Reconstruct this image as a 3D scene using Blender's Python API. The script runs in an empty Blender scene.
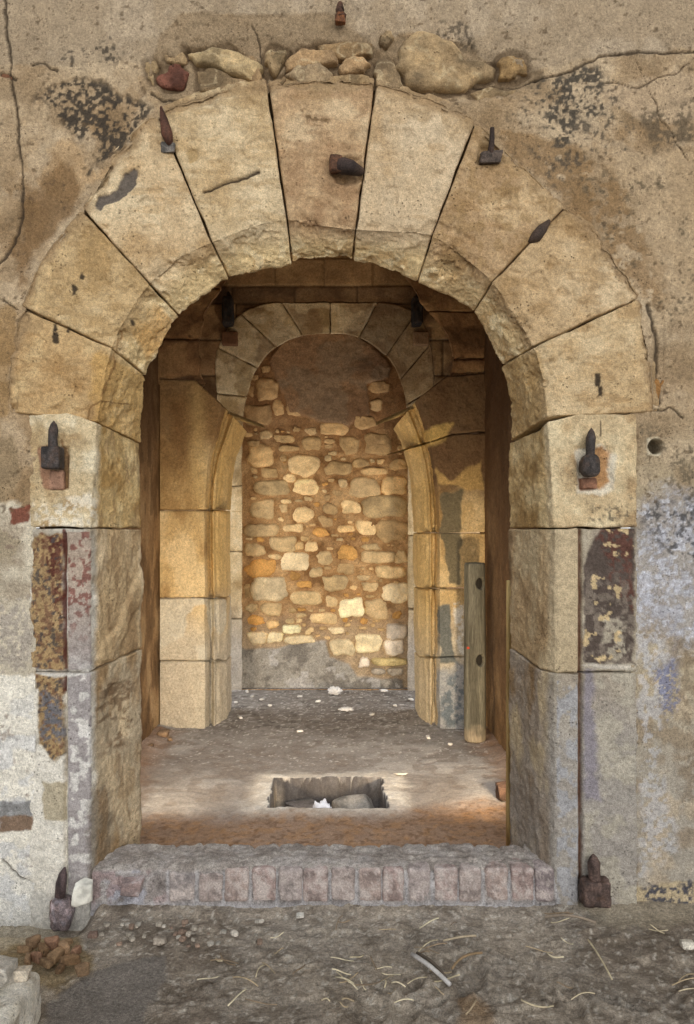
import bpy, math, random
import numpy as np

# ------------------------------------------------------------------ measures
# the front wall was measured at 240 units per metre; axis of the archway at 326, eye level at 525, ground line at 905
S, CX, HY, GY, D = 240.0, 326.0, 525.0, 905.0, 3.3
H = (GY - HY) / S
def W(px, py, Y=0.0):
    r = 1 + Y / D
    return ((px - CX) * r / S, Y, H - (py - HY) * r / S)
def GP(px, py, z=0.0):                         # point on a horizontal surface at height z
    r = (H - z) * S / (py - HY)
    return ((px - CX) * r / S, D * (r - 1), z)
def lin(c):
    c = np.asarray(c, float) / 255.0
    return np.where(c <= .04045, c / 12.92, ((c + .055) / 1.055) ** 2.4)

# ------------------------------------------------------------------ noise
def _h(x, y, z, s):
    n = (x * 374761393 + y * 668265263 + z * 2147483647 + s * 974634777) & 0xFFFFFFFF
    n = ((n ^ (n >> 13)) * 1274126177) & 0xFFFFFFFF
    n = (n ^ (n >> 16)) * 2246822519 & 0xFFFFFFFF
    return ((n ^ (n >> 15)) & 0xFFFFFF) / float(0xFFFFFF)
def vnoise(P, seed=0):
    P = np.asarray(P, float)
    f = np.floor(P); i = f.astype(np.int64); t = P - f; t = t * t * t * (t * (t * 6 - 15) + 10)
    o = 0
    for dx in (0, 1):
        wx = t[:, 0] if dx else 1 - t[:, 0]
        for dy in (0, 1):
            wy = t[:, 1] if dy else 1 - t[:, 1]
            for dz in (0, 1):
                wz = t[:, 2] if dz else 1 - t[:, 2]
                o = o + wx * wy * wz * _h(i[:, 0] + dx, i[:, 1] + dy, i[:, 2] + dz, seed)
    return o
def fbm(P, freq, octv=4, seed=0, gain=.5):
    P = np.asarray(P, float) * freq + 31.7
    a, s, w = 0, 1.0, 0
    for k in range(octv):
        a = a + s * vnoise(P, seed + k * 17); w += s
        P = P * 2.03 + 5.3; s *= gain
    return a / w
def sstep(a, b, x):
    t = np.clip((x - a) / (b - a), 0, 1)
    return t * t * (3 - 2 * t)
def P2(px, py):
    return np.stack([px, py, np.zeros_like(px)], 1)

# ------------------------------------------------------------------ 2-D masks
def seg_dist(px, py, pts, closed=False):
    d = np.full(px.shape, 1e9)
    n = len(pts)
    for k in range(n if closed else n - 1):
        x0, y0 = pts[k]; x1, y1 = pts[(k + 1) % n]
        vx, vy = x1 - x0, y1 - y0
        t = np.clip(((px - x0) * vx + (py - y0) * vy) / (vx * vx + vy * vy + 1e-9), 0, 1)
        d = np.minimum(d, np.hypot(px - x0 - t * vx, py - y0 - t * vy))
    return d
def inside(px, py, pts):
    c = np.zeros(px.shape, bool); n = len(pts)
    for k in range(n):
        x0, y0 = pts[k]; x1, y1 = pts[(k + 1) % n]
        if y0 == y1: continue
        c ^= ((y0 > py) != (y1 > py)) & (px < (x1 - x0) * (py - y0) / (y1 - y0) + x0)
    return c
def sd(px, py, pts):
    d = seg_dist(px, py, pts, True)
    return np.where(inside(px, py, pts), d, -d)
def blob(px, py, pts, soft=3, amp=6, scale=14, speck=0, sscale=3.5, seed=0):
    """0..1 mask of a patch with a ragged edge; speck>0 breaks it into flecks"""
    xs = [p[0] for p in pts]; ys = [p[1] for p in pts]; m = amp + soft + 2
    out = np.zeros(px.shape)
    k = (px > min(xs) - m) & (px < max(xs) + m) & (py > min(ys) - m) & (py < max(ys) + m)
    if not k.any(): return out
    x, y = px[k], py[k]
    q = P2(x, y)
    d = sd(x, y, pts) + amp * 2.4 * (fbm(q, 1 / scale, 4, seed + 3) - .5)
    v = sstep(-soft, soft, d)
    if speck:
        v = v * sstep(speck - .05, speck + .05, fbm(q, 1 / sscale, 3, seed + 91) * .65 + fbm(q, 1 / (sscale * 5), 2, seed + 5) * .35)
    out[k] = v
    return out
def crack(px, py, pts, w=1.2, wob=2.5, seed=0):
    xs = [p[0] for p in pts]; ys = [p[1] for p in pts]; m = w + wob + 3
    out = np.zeros(px.shape)
    k = (px > min(xs) - m) & (px < max(xs) + m) & (py > min(ys) - m) & (py < max(ys) + m)
    if not k.any(): return out
    x, y = px[k].copy(), py[k].copy(); q = P2(x, y)
    x += wob * 2 * (fbm(q, 1 / 14, 3, seed) - .5); y += wob * 2 * (fbm(q, 1 / 14, 3, seed + 7) - .5)
    ww = w * (.35 + 1.3 * fbm(q, 1 / 20, 2, seed + 9))
    out[k] = 1 - sstep(ww * .6, ww * 1.5, seg_dist(x, y, pts))
    return out
def mix(col, m, c, op=1.0):
    m = (np.clip(m, 0, 1) * op)[:, None]
    return col * (1 - m) + lin(c)[None, :] * m
def mottled(P, base, dark, light, freq=4, seed=0, octv=5):
    a = fbm(P, freq, octv, seed)
    col = np.repeat(lin(base)[None, :], len(P), 0)
    col = mix(col, sstep(.5, .70, a), light)
    col = mix(col, sstep(.5, .30, a), dark)
    return col

# ------------------------------------------------------------------ scene plumbing
scn = bpy.context.scene
COL = scn.collection
def tag(o, label=None, cat=None, group=None, kind=None):
    if label: o['label'] = label
    if cat: o['category'] = cat
    if group: o['group'] = group
    if kind: o['kind'] = kind
    return o
def thing(name, label, cat, loc, group=None, kind='thing'):
    o = bpy.data.objects.new(name, None); COL.objects.link(o)
    o.location = loc; o.empty_display_size = .05
    return tag(o, label, cat, group, kind)
def put(name, V, F, col, mat, parent=None, smooth=True, label=None, loc=None):
    """one mesh object; V world coordinates, F list of face arrays, col per-vertex colour (linear) or one sRGB triple"""
    V = np.asarray(V, float)
    if parent is not None:
        org = np.array(parent.location)
        if parent.parent is not None: org = org + np.array(parent.parent.location)
        if parent.type == 'MESH': org = np.array(parent['org'])
        V = V - org[None, :]
    elif loc is not None:
        org = np.array(loc, float); V = V - org[None, :]
    else: org = np.zeros(3)
    if isinstance(F, np.ndarray): F = [F]
    F = [np.asarray(f, np.int32) for f in F if len(f)]
    me = bpy.data.meshes.new(name)
    me.vertices.add(len(V)); me.vertices.foreach_set('co', V.astype(np.float32).ravel())
    li = np.concatenate([f.ravel() for f in F]); cnt = np.concatenate([np.full(len(f), f.shape[1], np.int32) for f in F])
    st = np.concatenate([[0], np.cumsum(cnt)[:-1]]).astype(np.int32)
    me.loops.add(len(li)); me.loops.foreach_set('vertex_index', li.astype(np.int32))
    me.polygons.add(len(cnt)); me.polygons.foreach_set('loop_start', st)
    me.polygons.foreach_set('use_smooth', np.full(len(cnt), smooth, bool))
    me.update(calc_edges=True)
    col = np.asarray(col, float)
    if col.ndim == 1: col = np.repeat(lin(col)[None, :], len(V), 0)
    ca = me.color_attributes.new('Col', 'FLOAT_COLOR', 'POINT')
    ca.data.foreach_set('color', np.concatenate([np.clip(col, 0, 1), np.ones((len(V), 1))], 1).astype(np.float32).ravel())
    me.materials.append(mat)
    o = bpy.data.objects.new(name, me); COL.objects.link(o)
    if parent is not None: o.parent = parent
    elif loc is not None: o.location = [float(x) for x in loc]
    o['org'] = [float(x) for x in org]
    if label: o['label'] = label
    return o
def quads(nu, nv, off=0, wrap=False):
    i = np.arange(nu - 1)[:, None]; j = np.arange(nv if wrap else nv - 1)[None, :]
    j2 = (j + 1) % nv
    a = i * nv + j; b = i * nv + j2; c = (i + 1) * nv + j2; d = (i + 1) * nv + j
    return np.stack([a, b, c, d], -1).reshape(-1, 4) + off
def normals(G):
    du = np.gradient(G, axis=0); dv = np.gradient(G, axis=1)
    n = np.cross(du, dv); n /= np.linalg.norm(n, axis=2, keepdims=True) + 1e-12
    return n

# ------------------------------------------------------------------ materials
def material(name, grain=.25, bump=.35, scale=70, rough=.9, pits=.0, metal=0, spec=.25, streak=None):
    m = bpy.data.materials.new(name); m.use_nodes = True
    nt = m.node_tree; N = nt.nodes; L = nt.links
    b = N['Principled BSDF']; b.inputs['Roughness'].default_value = rough; b.inputs['Metallic'].default_value = metal
    b.inputs['Specular IOR Level'].default_value = spec
    at = N.new('ShaderNodeAttribute'); at.attribute_name = 'Col'
    tc = N.new('ShaderNodeTexCoord'); src = tc.outputs['Object']
    if streak:
        mp = N.new('ShaderNodeMapping'); mp.inputs['Scale'].default_value = streak
        L.new(src, mp.inputs['Vector']); src = mp.outputs['Vector']
    def noise(sc, det=6, r=.6):
        n = N.new('ShaderNodeTexNoise'); n.inputs['Scale'].default_value = sc; n.inputs['Detail'].default_value = det
        n.inputs['Roughness'].default_value = r; L.new(src, n.inputs['Vector']); return n.outputs['Fac']
    n1, n2 = noise(scale), noise(scale * .22, 5)
    def remap(s, lo, hi, a=.3, c=.7):
        r = N.new('ShaderNodeMapRange'); r.inputs['From Min'].default_value = a; r.inputs['From Max'].default_value = c
        r.inputs['To Min'].default_value = lo; r.inputs['To Max'].default_value = hi; L.new(s, r.inputs['Value']); return r.outputs['Result']
    def math_(op, a, c):
        k = N.new('ShaderNodeMath'); k.operation = op
        for s, i in ((a, 0), (c, 1)):
            if isinstance(s, float): k.inputs[i].default_value = s
            else: L.new(s, k.inputs[i])
        return k.outputs[0]
    n3 = noise(scale * 3.1, 3, .7)
    v = math_('MULTIPLY', remap(n1, 1 - grain, 1 + grain), remap(n2, 1 - grain * .6, 1 + grain * .6))
    v = math_('MULTIPLY', v, remap(n3, 1 - grain * 1.5, 1 + grain * 1.5))
    hgt = math_('ADD', math_('ADD', n1, math_('MULTIPLY', n2, 1.6)), math_('MULTIPLY', n3, .8))
    if pits:
        vo = N.new('ShaderNodeTexVoronoi'); vo.inputs['Scale'].default_value = scale * .9; L.new(src, vo.inputs['Vector'])
        sel = noise(scale * .11, 3)
        pit = math_('MULTIPLY', remap(vo.outputs['Distance'], 1.0, 0.0, .06, .24), remap(sel, 0.0, 1.0, .5, .62))
        v = math_('MULTIPLY', v, math_('SUBTRACT', 1.0, math_('MULTIPLY', pit, pits)))
        hgt = math_('SUBTRACT', hgt, math_('MULTIPLY', pit, 1.2))
    cm = N.new('ShaderNodeVectorMath'); cm.operation = 'SCALE'
    L.new(at.outputs['Color'], cm.inputs[0]); L.new(v, cm.inputs['Scale'])
    L.new(cm.outputs[0], b.inputs['Base Color'])
    bp = N.new('ShaderNodeBump'); bp.inputs['Strength'].default_value = bump; bp.inputs['Distance'].default_value = .9 / scale * .42
    L.new(hgt, bp.inputs['Height']); L.new(bp.outputs[0], b.inputs['Normal'])
    return m
M = {
    'plaster': material('plaster', .26, 1.0, 80, .92, .7),
    'stone': material('limestone', .22, 1.0, 62, .9, .55),
    'inner': material('inner_stone', .22, .7, 50, .92, .35),
    'rubble': material('rubble_stone', .20, .7, 60, .92, .2),
    'mortar': material('mortar', .30, .9, 60, .95, .3),
    'dirt': material('dirt', .36, 1.0, 85, .97, .0),
    'floor': material('dusty_floor', .17, .6, 60, .95, .0),
    'brick': material('brick', .30, .8, 130, .93, .5),
    'iron': material('iron', .45, .9, 120, .7, .0, .25, .4),
    'wood': material('weathered_wood', .25, .5, 45, .8, 0, 0, .3, (1.6, 1.6, .12)),
    'straw': material('straw', .15, .1, 90, .8),
    'white': material('white_scrap', .06, .3, 60, .7),
}

# ------------------------------------------------------------------ shape builders
def loft(rows, i0, i1, step=.007, smooth=True, nseg=None):
    """rows: (nr, ns, 3) control rows; returns grid between row parameters i0..i1, with v-parameter (0..ns-1) and u-lengths"""
    R = np.asarray(rows, float); nr, ns, _ = R.shape
    ln = 0
    for a in range(int(math.floor(i0)), int(math.ceil(i1))):
        ln += np.linalg.norm(R[min(a + 1, nr - 1)] - R[a], axis=1).max() * (min(i1, a + 1) - max(i0, a))
    nu = max(6, int(ln / step)); t = np.linspace(i0, i1, nu)
    a = np.clip(np.floor(t).astype(int), 0, nr - 2); f = (t - a)[:, None, None]
    p1, p2 = R[a], R[a + 1]
    if smooth:
        p0, p3 = R[np.maximum(a - 1, 0)], R[np.minimum(a + 2, nr - 1)]
        C = .5 * (2 * p1 + (p2 - p0) * f + (2 * p0 - 5 * p1 + 4 * p2 - p3) * f ** 2 + (3 * p1 - p0 - 3 * p2 + p3) * f ** 3)
    else: C = p1 * (1 - f) + p2 * f
    vs = []
    for s in range(ns - 1):
        n = max(2, int(np.linalg.norm(R[:, s + 1] - R[:, s], axis=1).max() / step))
        vs.append(s + np.arange(n) / n)
    v = np.concatenate(vs + [[ns - 1]])
    j = np.clip(np.floor(v).astype(int), 0, ns - 2); g = (v - j)[None, :, None]
    G = C[:, j] * (1 - g) + C[:, j + 1] * g
    return G, v, ln, t
def block(name, rows, i0, i1, mat, parent, colfn, step=.007, gap=.004, rnd=.012, amp=(.010, .005, .002), seed=0,
          jag=None, smooth=True, depth=.07, label=None, toward=(0, -1, 0), disp=None, proud=0.0):
    """one dressed stone cut from a ring of control rows, its two ends rounded and closed into the joint"""
    R = np.asarray(rows, float)
    _, _, ln, _ = loft(rows, i0, i1, .05, smooth)
    g = gap / max(ln, 1e-6) * (i1 - i0)
    G, v, ln, t = loft(rows, i0 + g, i1 - g, step, smooth)
    nu, nv, _ = G.shape
    n = normals(G)
    if (n.reshape(-1, 3) @ np.array(toward)).mean() < 0: n = -n
    P = G.reshape(-1, 3)
    off = np.array([seed * 3.17, seed * 1.31, seed * 2.3])
    d = amp[0] * 2 * (fbm(P + off, 4.5, 3, seed) - .5) + amp[1] * 2 * (fbm(P + off, 18, 3, seed + 5) - .5) + amp[2] * 2 * (fbm(P + off, 55, 3, seed + 9) - .5)
    d = d * 1.6 + proud
    if disp is not None: d = d + disp(P)
    du = np.minimum(np.linspace(0, 1, nu), 1 - np.linspace(0, 1, nu)) * ln
    rr = rnd * (.5 + 1.2 * fbm(P + off, 9, 2, seed + 2)).reshape(nu, nv)
    k = np.clip(1 - du[:, None] / rr, 0, 1)
    d = d.reshape(nu, nv) - rr * k ** 2 * .8
    G = G + n * d[:, :, None]
    if jag:
        sidx, ja, js = jag
        w = np.exp(-((v - sidx) / .18) ** 2)[None, :, None]
        dirv = R[:, sidx] - R[:, sidx - 1]; dirv = dirv.mean(0)
        dv = np.gradient(loft(rows, i0 + g, i1 - g, step, smooth)[0], axis=1)
        js_i = int(np.argmin(abs(v - (sidx - .3))))
        dd = dv[:, js_i]; dd = dd / (np.linalg.norm(dd, axis=1, keepdims=True) + 1e-9)
        jn = (fbm(P, js, 4, seed + 33, .6) - .5).reshape(nu, nv)
        G = G + dd[:, None, :] * w * jn[:, :, None] * 2 * ja
    wob = .022 * (fbm(G[nu // 2] + off, 11, 4, seed + 41) - .5) if gap else np.zeros(nv)
    wob2 = .022 * (fbm(G[nu // 2] + off + 3, 11, 4, seed + 43) - .5) if gap else np.zeros(nv)
    if gap:
        ud = np.gradient(G, axis=0); ud /= np.linalg.norm(ud, axis=2, keepdims=True) + 1e-12
        s0 = np.linspace(0, 1, nu)[:, None] * ln
        G = G + ud * (np.exp(-s0 / .03) * (wob + .002)[None] - np.exp(-(ln - s0) / .03) * (wob2 + .002)[None])[:, :, None]
    # close ends back into the joint
    e0 = G[:1] - n[:1] * depth; e1 = G[-1:] - n[-1:] * depth
    G = np.concatenate([e0, G, e1], 0)
    P = G.reshape(-1, 3)
    col = colfn(P)
    return put(name, P, quads(nu + 2, nv), col, mat, parent, label=label)
def cubesphere(n):
    g = np.linspace(-1, 1, n + 1); V = []; F = []; o = 0
    for ax in range(3):
        for s in (-1, 1):
            a, b = np.meshgrid(g, g, indexing='ij')
            p = np.zeros((n + 1, n + 1, 3)); p[..., ax] = s; p[..., (ax + 1) % 3] = a; p[..., (ax + 2) % 3] = b * s
            V.append(p.reshape(-1, 3)); F.append(quads(n + 1, n + 1, o)[:, ::-1] if False else quads(n + 1, n + 1, o)); o += (n + 1) ** 2
    V = np.concatenate(V); F = np.concatenate(F)
    key = np.round(V * 1e5).astype(np.int64)
    _, idx, inv = np.unique(key, axis=0, return_index=True, return_inverse=True)
    inv = np.asarray(inv).ravel()
    return V[idx], inv[F]
def rock(c, dims, seed=0, n=14, planes=14, rough=.05, boxy=.6, rot=0.0):
    """faceted broken stone: half-spaces round a centre, then worn; sits with its lowest point at c[2]"""
    rg = np.random.RandomState(seed)
    V, F = cubesphere(n); d = V / np.linalg.norm(V, axis=1, keepdims=True)
    N = rg.normal(size=(planes, 3)); N /= np.linalg.norm(N, axis=1, keepdims=True)
    h = .72 + .28 * rg.rand(planes)
    B = np.array([[1, 0, 0], [-1, 0, 0], [0, 1, 0], [0, -1, 0], [0, 0, 1], [0, 0, -1]], float) + rg.normal(size=(6, 3)) * .12
    B /= np.linalg.norm(B, axis=1, keepdims=True)
    N = np.concatenate([N, B]); h = np.concatenate([h, np.full(6, boxy)])
    q = d @ N.T; r = np.where(q > .05, h / np.maximum(q, .05), 9).min(1)
    P = d * r[:, None]
    P = P / np.abs(P).max(0)
    P = P + d * (2 * rough * (fbm(P, 2.2, 4, seed) - .5))[:, None]
    P = P * np.array(dims) / 2
    ca, sa = math.cos(rot), math.sin(rot)
    P = np.stack([P[:, 0] * ca - P[:, 1] * sa, P[:, 0] * sa + P[:, 1] * ca, P[:, 2]], 1)
    P[:, 2] -= P[:, 2].min()
    return P + np.array(c), F
def rbox(c, dims, rad, n=8, rough=0, freq=20, seed=0, taper=None):
    V, F = cubesphere(n); hd = np.array(dims) / 2
    q = V * hd; inn = np.clip(q, -(hd - rad), hd - rad); e = q - inn
    l = np.linalg.norm(e, axis=1, keepdims=True)
    P = inn + np.where(l > 1e-9, e / np.maximum(l, 1e-9) * rad, 0)
    if taper is not None:
        k = (P[:, 2:3] / dims[2] + .5); P[:, :2] *= 1 + (taper - 1) * k
    if rough:
        d = V / np.linalg.norm(V, axis=1, keepdims=True)
        P = P + d * (2 * rough * (fbm(P + seed * 1.7, freq, 3, seed) - .5))[:, None]
    return P + np.array(c), F
def tube(pts, rad, ns=8, cap=True):
    pts = np.asarray(pts, float); rad = np.broadcast_to(np.asarray(rad, float), (len(pts),))
    tg = np.gradient(pts, axis=0); tg /= np.linalg.norm(tg, axis=1, keepdims=True) + 1e-12
    up = np.array([0, 0, 1.]) if abs(tg[0, 2]) < .9 else np.array([1., 0, 0])
    a = np.cross(tg, up); a /= np.linalg.norm(a, axis=1, keepdims=True) + 1e-12; b = np.cross(a, tg)
    th = np.linspace(0, 2 * np.pi, ns, endpoint=False)
    G = pts[:, None] + rad[:, None, None] * (a[:, None] * np.cos(th)[None, :, None] + b[:, None] * np.sin(th)[None, :, None])
    V = G.reshape(-1, 3); F = [quads(len(pts), ns, wrap=True)]
    if cap:
        k = len(V); V = np.concatenate([V, pts[:1], pts[-1:]])
        i = np.arange(ns); j = (i + 1) % ns; o = (len(pts) - 1) * ns
        F.append(np.stack([j, i, np.full(ns, k)], 1)); F.append(np.stack([o + i, o + j, np.full(ns, k + 1)], 1))
    return V, F
def dome(poly, Y0, hgt, seed=0, rough=.004, n=44, rings=9, flat=4, back=.05, ragged=.012):
    """a stone bedded in a wall facing the camera: poly in wall coordinates (x, z); rises hgt out of the plane y = Y0"""
    poly = np.asarray(poly, float)
    c = poly.mean(0)
    L = np.concatenate([poly, poly[:1]]); s = np.concatenate([[0], np.cumsum(np.linalg.norm(np.diff(L, axis=0), axis=1))])
    u = np.linspace(0, s[-1], n, endpoint=False)
    o = np.stack([np.interp(u, s, L[:, 0]), np.interp(u, s, L[:, 1])], 1)
    o = (np.roll(o, 1, 0) + 2 * o + np.roll(o, -1, 0)) / 4
    q3 = np.stack([o[:, 0], np.full(n, seed * .37), o[:, 1]], 1)
    o = c + (o - c) * (1 + ragged / max(np.ptp(poly[:, 0]), .03) * 6 * (fbm(q3, 14, 3, seed) - .5))[:, None]
    V = [[c[0], Y0 - hgt, c[1]]]
    ts = np.linspace(1 / rings, 1, rings)
    for t in ts:
        p = c + (o - c) * t
        V.extend(np.stack([p[:, 0], np.full(n, Y0 - hgt * (1 - t ** flat) ** .6), p[:, 1]], 1).tolist())
    p = c + (o - c) * 1.0
    V.extend(np.stack([p[:, 0], np.full(n, Y0 + back), p[:, 1]], 1).tolist())
    V = np.array(V)
    V[:, 1] += np.where(np.arange(len(V)) < 1 + n * rings, rough * 2 * (fbm(V + seed * 2.1, 16, 4, seed + 3) - .5) * 1.6, 0)
    i = np.arange(n); j = (i + 1) % n
    F = [np.stack([np.zeros(n, int), 1 + i, 1 + j], 1)]
    for r in range(rings):
        a = 1 + r * n; F.append(np.stack([a + i, a + n + i, a + n + j, a + j], 1))
    return V, F
def joinm(parts):
    V, F, C, o = [], {}, [], 0
    for v, f, c in parts:
        v = np.asarray(v, float); V.append(v)
        c = np.asarray(c, float); C.append(np.repeat(lin(c)[None], len(v), 0) if c.ndim == 1 else c)
        for a in ([f] if isinstance(f, np.ndarray) else f):
            a = np.asarray(a); F.setdefault(a.shape[1], []).append(a + o)
        o += len(v)
    return np.concatenate(V), [np.concatenate(x) for x in F.values()], np.concatenate(C)
WORLD, SUN, BAY, LAMP, TOP, EXPO = .75, 1.8, 18, 140, 17, 0.08
# ================================================================== FRONT WALL
def fp(P):
    return CX + P[:, 0] * S, GY - P[:, 2] * S
OUT = [(5, 412), (8, 358), (20, 306), (44, 252), (80, 207), (108, 160), (157, 112), (172, 103), (215, 91), (267, 84), (320, 77), (376, 80), (430, 96), (476, 120), (508, 150), (538, 178), (567, 205), (603, 240), (640, 297), (653, 350), (655, 412)]
HOLE = [(30, 960), (30, 412)] + OUT + [(636, 412), (636, 960)]
CRACKS = [
    ([(3, -40), (3, 20), (10, 72), (17, 120), (20, 200), (14, 240), (-4, 262)], 1.6), ([(0, 74), (14, 77)], 2.2),
    ([(28, 62), (40, 60), (56, 69)], 1.0), ([(150, 92), (165, 98), (190, 95)], 1.6), 
    ([(540, 76), (575, 68), (600, 55), (640, 50), (720, 50)], 1.3), ([(540, 76), (520, 84), (470, 82)], 1.2), ([(600, 80), (640, 85), (694, 62)], .6),
    ([(650, 306), (660, 340), (657, 372), (661, 402)], 2.6), ([(655, 409), (672, 409), (684, 418)], 1.2),
    ([(0, 300), (14, 306)], 1.0), ([(262, 66), (258, 40), (250, 20)], .7), ([(640, 60), (660, 110), (690, 160)], .4),
    ([(0, 860), (20, 880), (48, 884)], .7), ([(36, 890), (50, 905), (62, 930)], .6),
]
def BANDM(x, y): return blob(x, y, [(140, 60), (190, 40), (260, 38), (330, 40), (372, 44), (396, 56), (412, 84), (470, 70), (498, 48), (532, 50), (536, 80), (470, 96), (430, 100), (400, 92), (300, 90), (165, 108), (140, 96)], 5, 4)
def wall_color(P):
    x, y = fp(P); q = P2(x, y)
    a = fbm(q, 1 / 90, 5, 11); b = fbm(q, 1 / 26, 4, 12); f = fbm(q, 1 / 5, 3, 13)
    col = np.repeat(lin((165, 142, 112))[None], len(P), 0)
    col = mix(col, sstep(.50, .68, a), (182, 161, 132)); col = mix(col, sstep(.5, .32, a), (146, 120, 88))
    low = sstep(380, 520, y) * sstep(300, 400, x)
    col = mix(col, low, (176, 163, 138), .85)  # greyer plaster low down, partly cool light painted in
    col = mix(col, sstep(640, 800, y) * sstep(300, 400, x), (168, 160, 148), .9)
    col = mix(col, sstep(.53, .66, b) * .5, (190, 170, 142)); col = mix(col, sstep(.47, .34, b) * .5, (134, 112, 84))
    # upper render coat
    m = blob(x, y, [(-80, -60), (760, -60), (760, 46), (640, 50), (600, 53), (545, 68), (500, 72), (470, 42), (400, 30), (380, 45), (330, 12), (180, 12), (158, 40), (150, 66), (120, 60), (20, 64), (-80, 64)], 2, 5)
    col = mix(col, m, (160, 142, 118), .8); col = mix(col, m * sstep(.5, .64, fbm(q, 1 / 40, 4, 21)), (178, 160, 136), .7)
    m = blob(x, y, [(150, 66), (158, 40), (180, 12), (330, 12), (380, 45), (400, 30), (470, 42), (500, 72), (545, 68), (540, 84), (470, 95), (400, 86), (300, 84), (165, 106)], 2, 4)
    col = mix(col, m, (142, 122, 96), .85)
    col = mix(col, blob(x, y, [(60, 130), (100, 180), (150, 120), (160, 110), (100, 170), (60, 205), (30, 180)], 4, 8), (176, 146, 108), .7)
    # brown weathering hugging the arch
    col = mix(col, blob(x, y, [(25, 190), (60, 150), (85, 185), (60, 225), (36, 260), (18, 290), (4, 250)], 6, 14, 20), (118, 90, 58), .8)
    col = mix(col, blob(x, y, [(0, 300), (20, 300), (6, 412), (-20, 420)], 4, 8), (150, 118, 74), .6)
    col = mix(col, blob(x, y, [(500, 130), (560, 140), (620, 180), (665, 270), (672, 310), (648, 305), (600, 238), (565, 203), (520, 160)], 6, 14, 22, .42, 9), (134, 106, 72), .75)
    col = mix(col, blob(x, y, [(610, 150), (720, 150), (720, 330), (668, 320), (640, 230)], 8, 12), (176, 153, 122), .6)
    col = mix(col, blob(x, y, [(600, 84), (720, 62), (720, 120), (650, 118), (610, 100)], 4, 8), (184, 162, 134), .7)
    # soot and lichen
    dk = (56, 50, 44)
    col = mix(col, blob(x, y, [(34, 95), (60, 76), (100, 80), (147, 108), (140, 132), (108, 162), (88, 168), (96, 140), (60, 128)], 4, 10, 14, .47), dk, .92)
    col = mix(col, blob(x, y, [(58, 45), (110, 38), (126, 62), (62, 68)], 4, 8, 14, .56), dk, .8)
    col = mix(col, blob(x, y, [(536, 78), (600, 66), (608, 110), (584, 128), (562, 152), (544, 132)], 6, 14, 16, .50), (62, 58, 52), .9)
    col = mix(col, blob(x, y, [(490, 80), (625, 75), (640, 150), (560, 190), (520, 130)], 8, 14, 16, .60), (78, 70, 60), .8)
    col = mix(col, blob(x, y, [(642, 114), (694, 102), (694, 140), (656, 150)], 5, 8, 16, .46), (92, 80, 64), .8)
    col = mix(col, blob(x, y, [(428, 14), (466, 18), (478, 46), (444, 42)], 4, 6, 14, .52), (80, 70, 58), .8)
    col = mix(col, blob(x, y, [(560, 160), (700, 180), (700, 330), (660, 330), (600, 220)], 8, 12, 16, .64, 4), (96, 84, 66), .8)
    # left low: whitewash, some cool light painted in
    ww = blob(x, y, [(-120, 505), (14, 500), (40, 520), (100, 520), (100, 960), (-120, 980)], 3, 8, 18)
    col = mix(col, ww, (206, 196, 176), .9)
    col = mix(col, ww * sstep(.47, .60, fbm(q, 1 / 34, 5, 31)), (166, 152, 132), .85)
    m = blob(x, y, [(-120, 676), (36, 678), (37, 740), (72, 760), (76, 850), (48, 880), (80, 915), (60, 960), (-120, 960)], 2, 6, 14)
    col = mix(col, m, (233, 227, 214), .95)
    col = mix(col, blob(x, y, [(-20, 432), (14, 434), (18, 478), (6, 502), (-20, 505)], 3, 6), (146, 126, 98), .9)
    col = mix(col, blob(x, y, [(8, 508), (29, 505), (28, 523), (10, 524)], 1, 3, 6), (124, 72, 56), .95)
    col = mix(col, blob(x, y, [(-5, 804), (33, 803), (33, 818), (-5, 820)], 1, 3), (138, 137, 136)); col = mix(col, blob(x, y, [(-5, 818), (33, 816), (32, 832), (-5, 833)], 1, 3), (134, 112, 94))
    col = mix(col, blob(x, y, [(42, 782), (72, 782), (73, 820), (45, 819)], 1, 4), (186, 172, 148))
    col = mix(col, blob(x, y, [(-20, 600), (26, 600), (28, 660), (-20, 700)], 3, 10, 18, .48), (168, 158, 146), .9)
    col = mix(col, blob(x, y, [(-20, 520), (20, 540), (12, 560), (-20, 570)], 2, 8, 12), (156, 142, 118), .8)
    col = mix(col, ww * sstep(.66, .72, f * .6 + b * .4), (132, 112, 100), .6)
    col = mix(col, ww * sstep(.5, .62, fbm(q, 1 / 18, 4, 33)) * sstep(640, 760, y), (206, 206, 208), .6)
    col = mix(col, ww * sstep(840, 950, y) , (214, 216, 218), .6)
    # right low: bluish limewash with some cool light painted in, pale runs and damp
    bl = blob(x, y, [(640, 500), (740, 490), (740, 640), (672, 655), (640, 650)], 14, 20, 30)
    col = mix(col, bl, (160, 157, 158), .7)
    col = mix(col, bl * sstep(.48, .62, fbm(q, 1 / 16, 5, 41, .7)), (178, 180, 192), .6)
    col = mix(col, bl * sstep(.56, .62, fbm(q, 1 / 4, 3, 42)), (200, 202, 212), .6)
    col = mix(col, blob(x, y, [(644, 508), (700, 500), (700, 560), (660, 550)], 8, 12, 16, .54), (70, 68, 68), .85)
    col = mix(col, blob(x, y, [(636, 620), (668, 640), (662, 760), (676, 850), (640, 880)], 6, 10, 16, .50, 5), (192, 191, 194), .6)
    col = mix(col, blob(x, y, [(652, 668), (674, 660), (682, 700), (668, 722)], 4, 8, 12, .48, 2.5), (122, 126, 152), .85)
    col = mix(col, blob(x, y, [(676, 640), (720, 650), (720, 860), (690, 820)], 10, 16, 20, .5, 7), (132, 116, 96), .7)
    col = mix(col, blob(x, y, [(636, 428), (720, 420), (720, 500), (650, 498)], 6, 8, 16, .60, 3), (110, 98, 80), .8)
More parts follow.
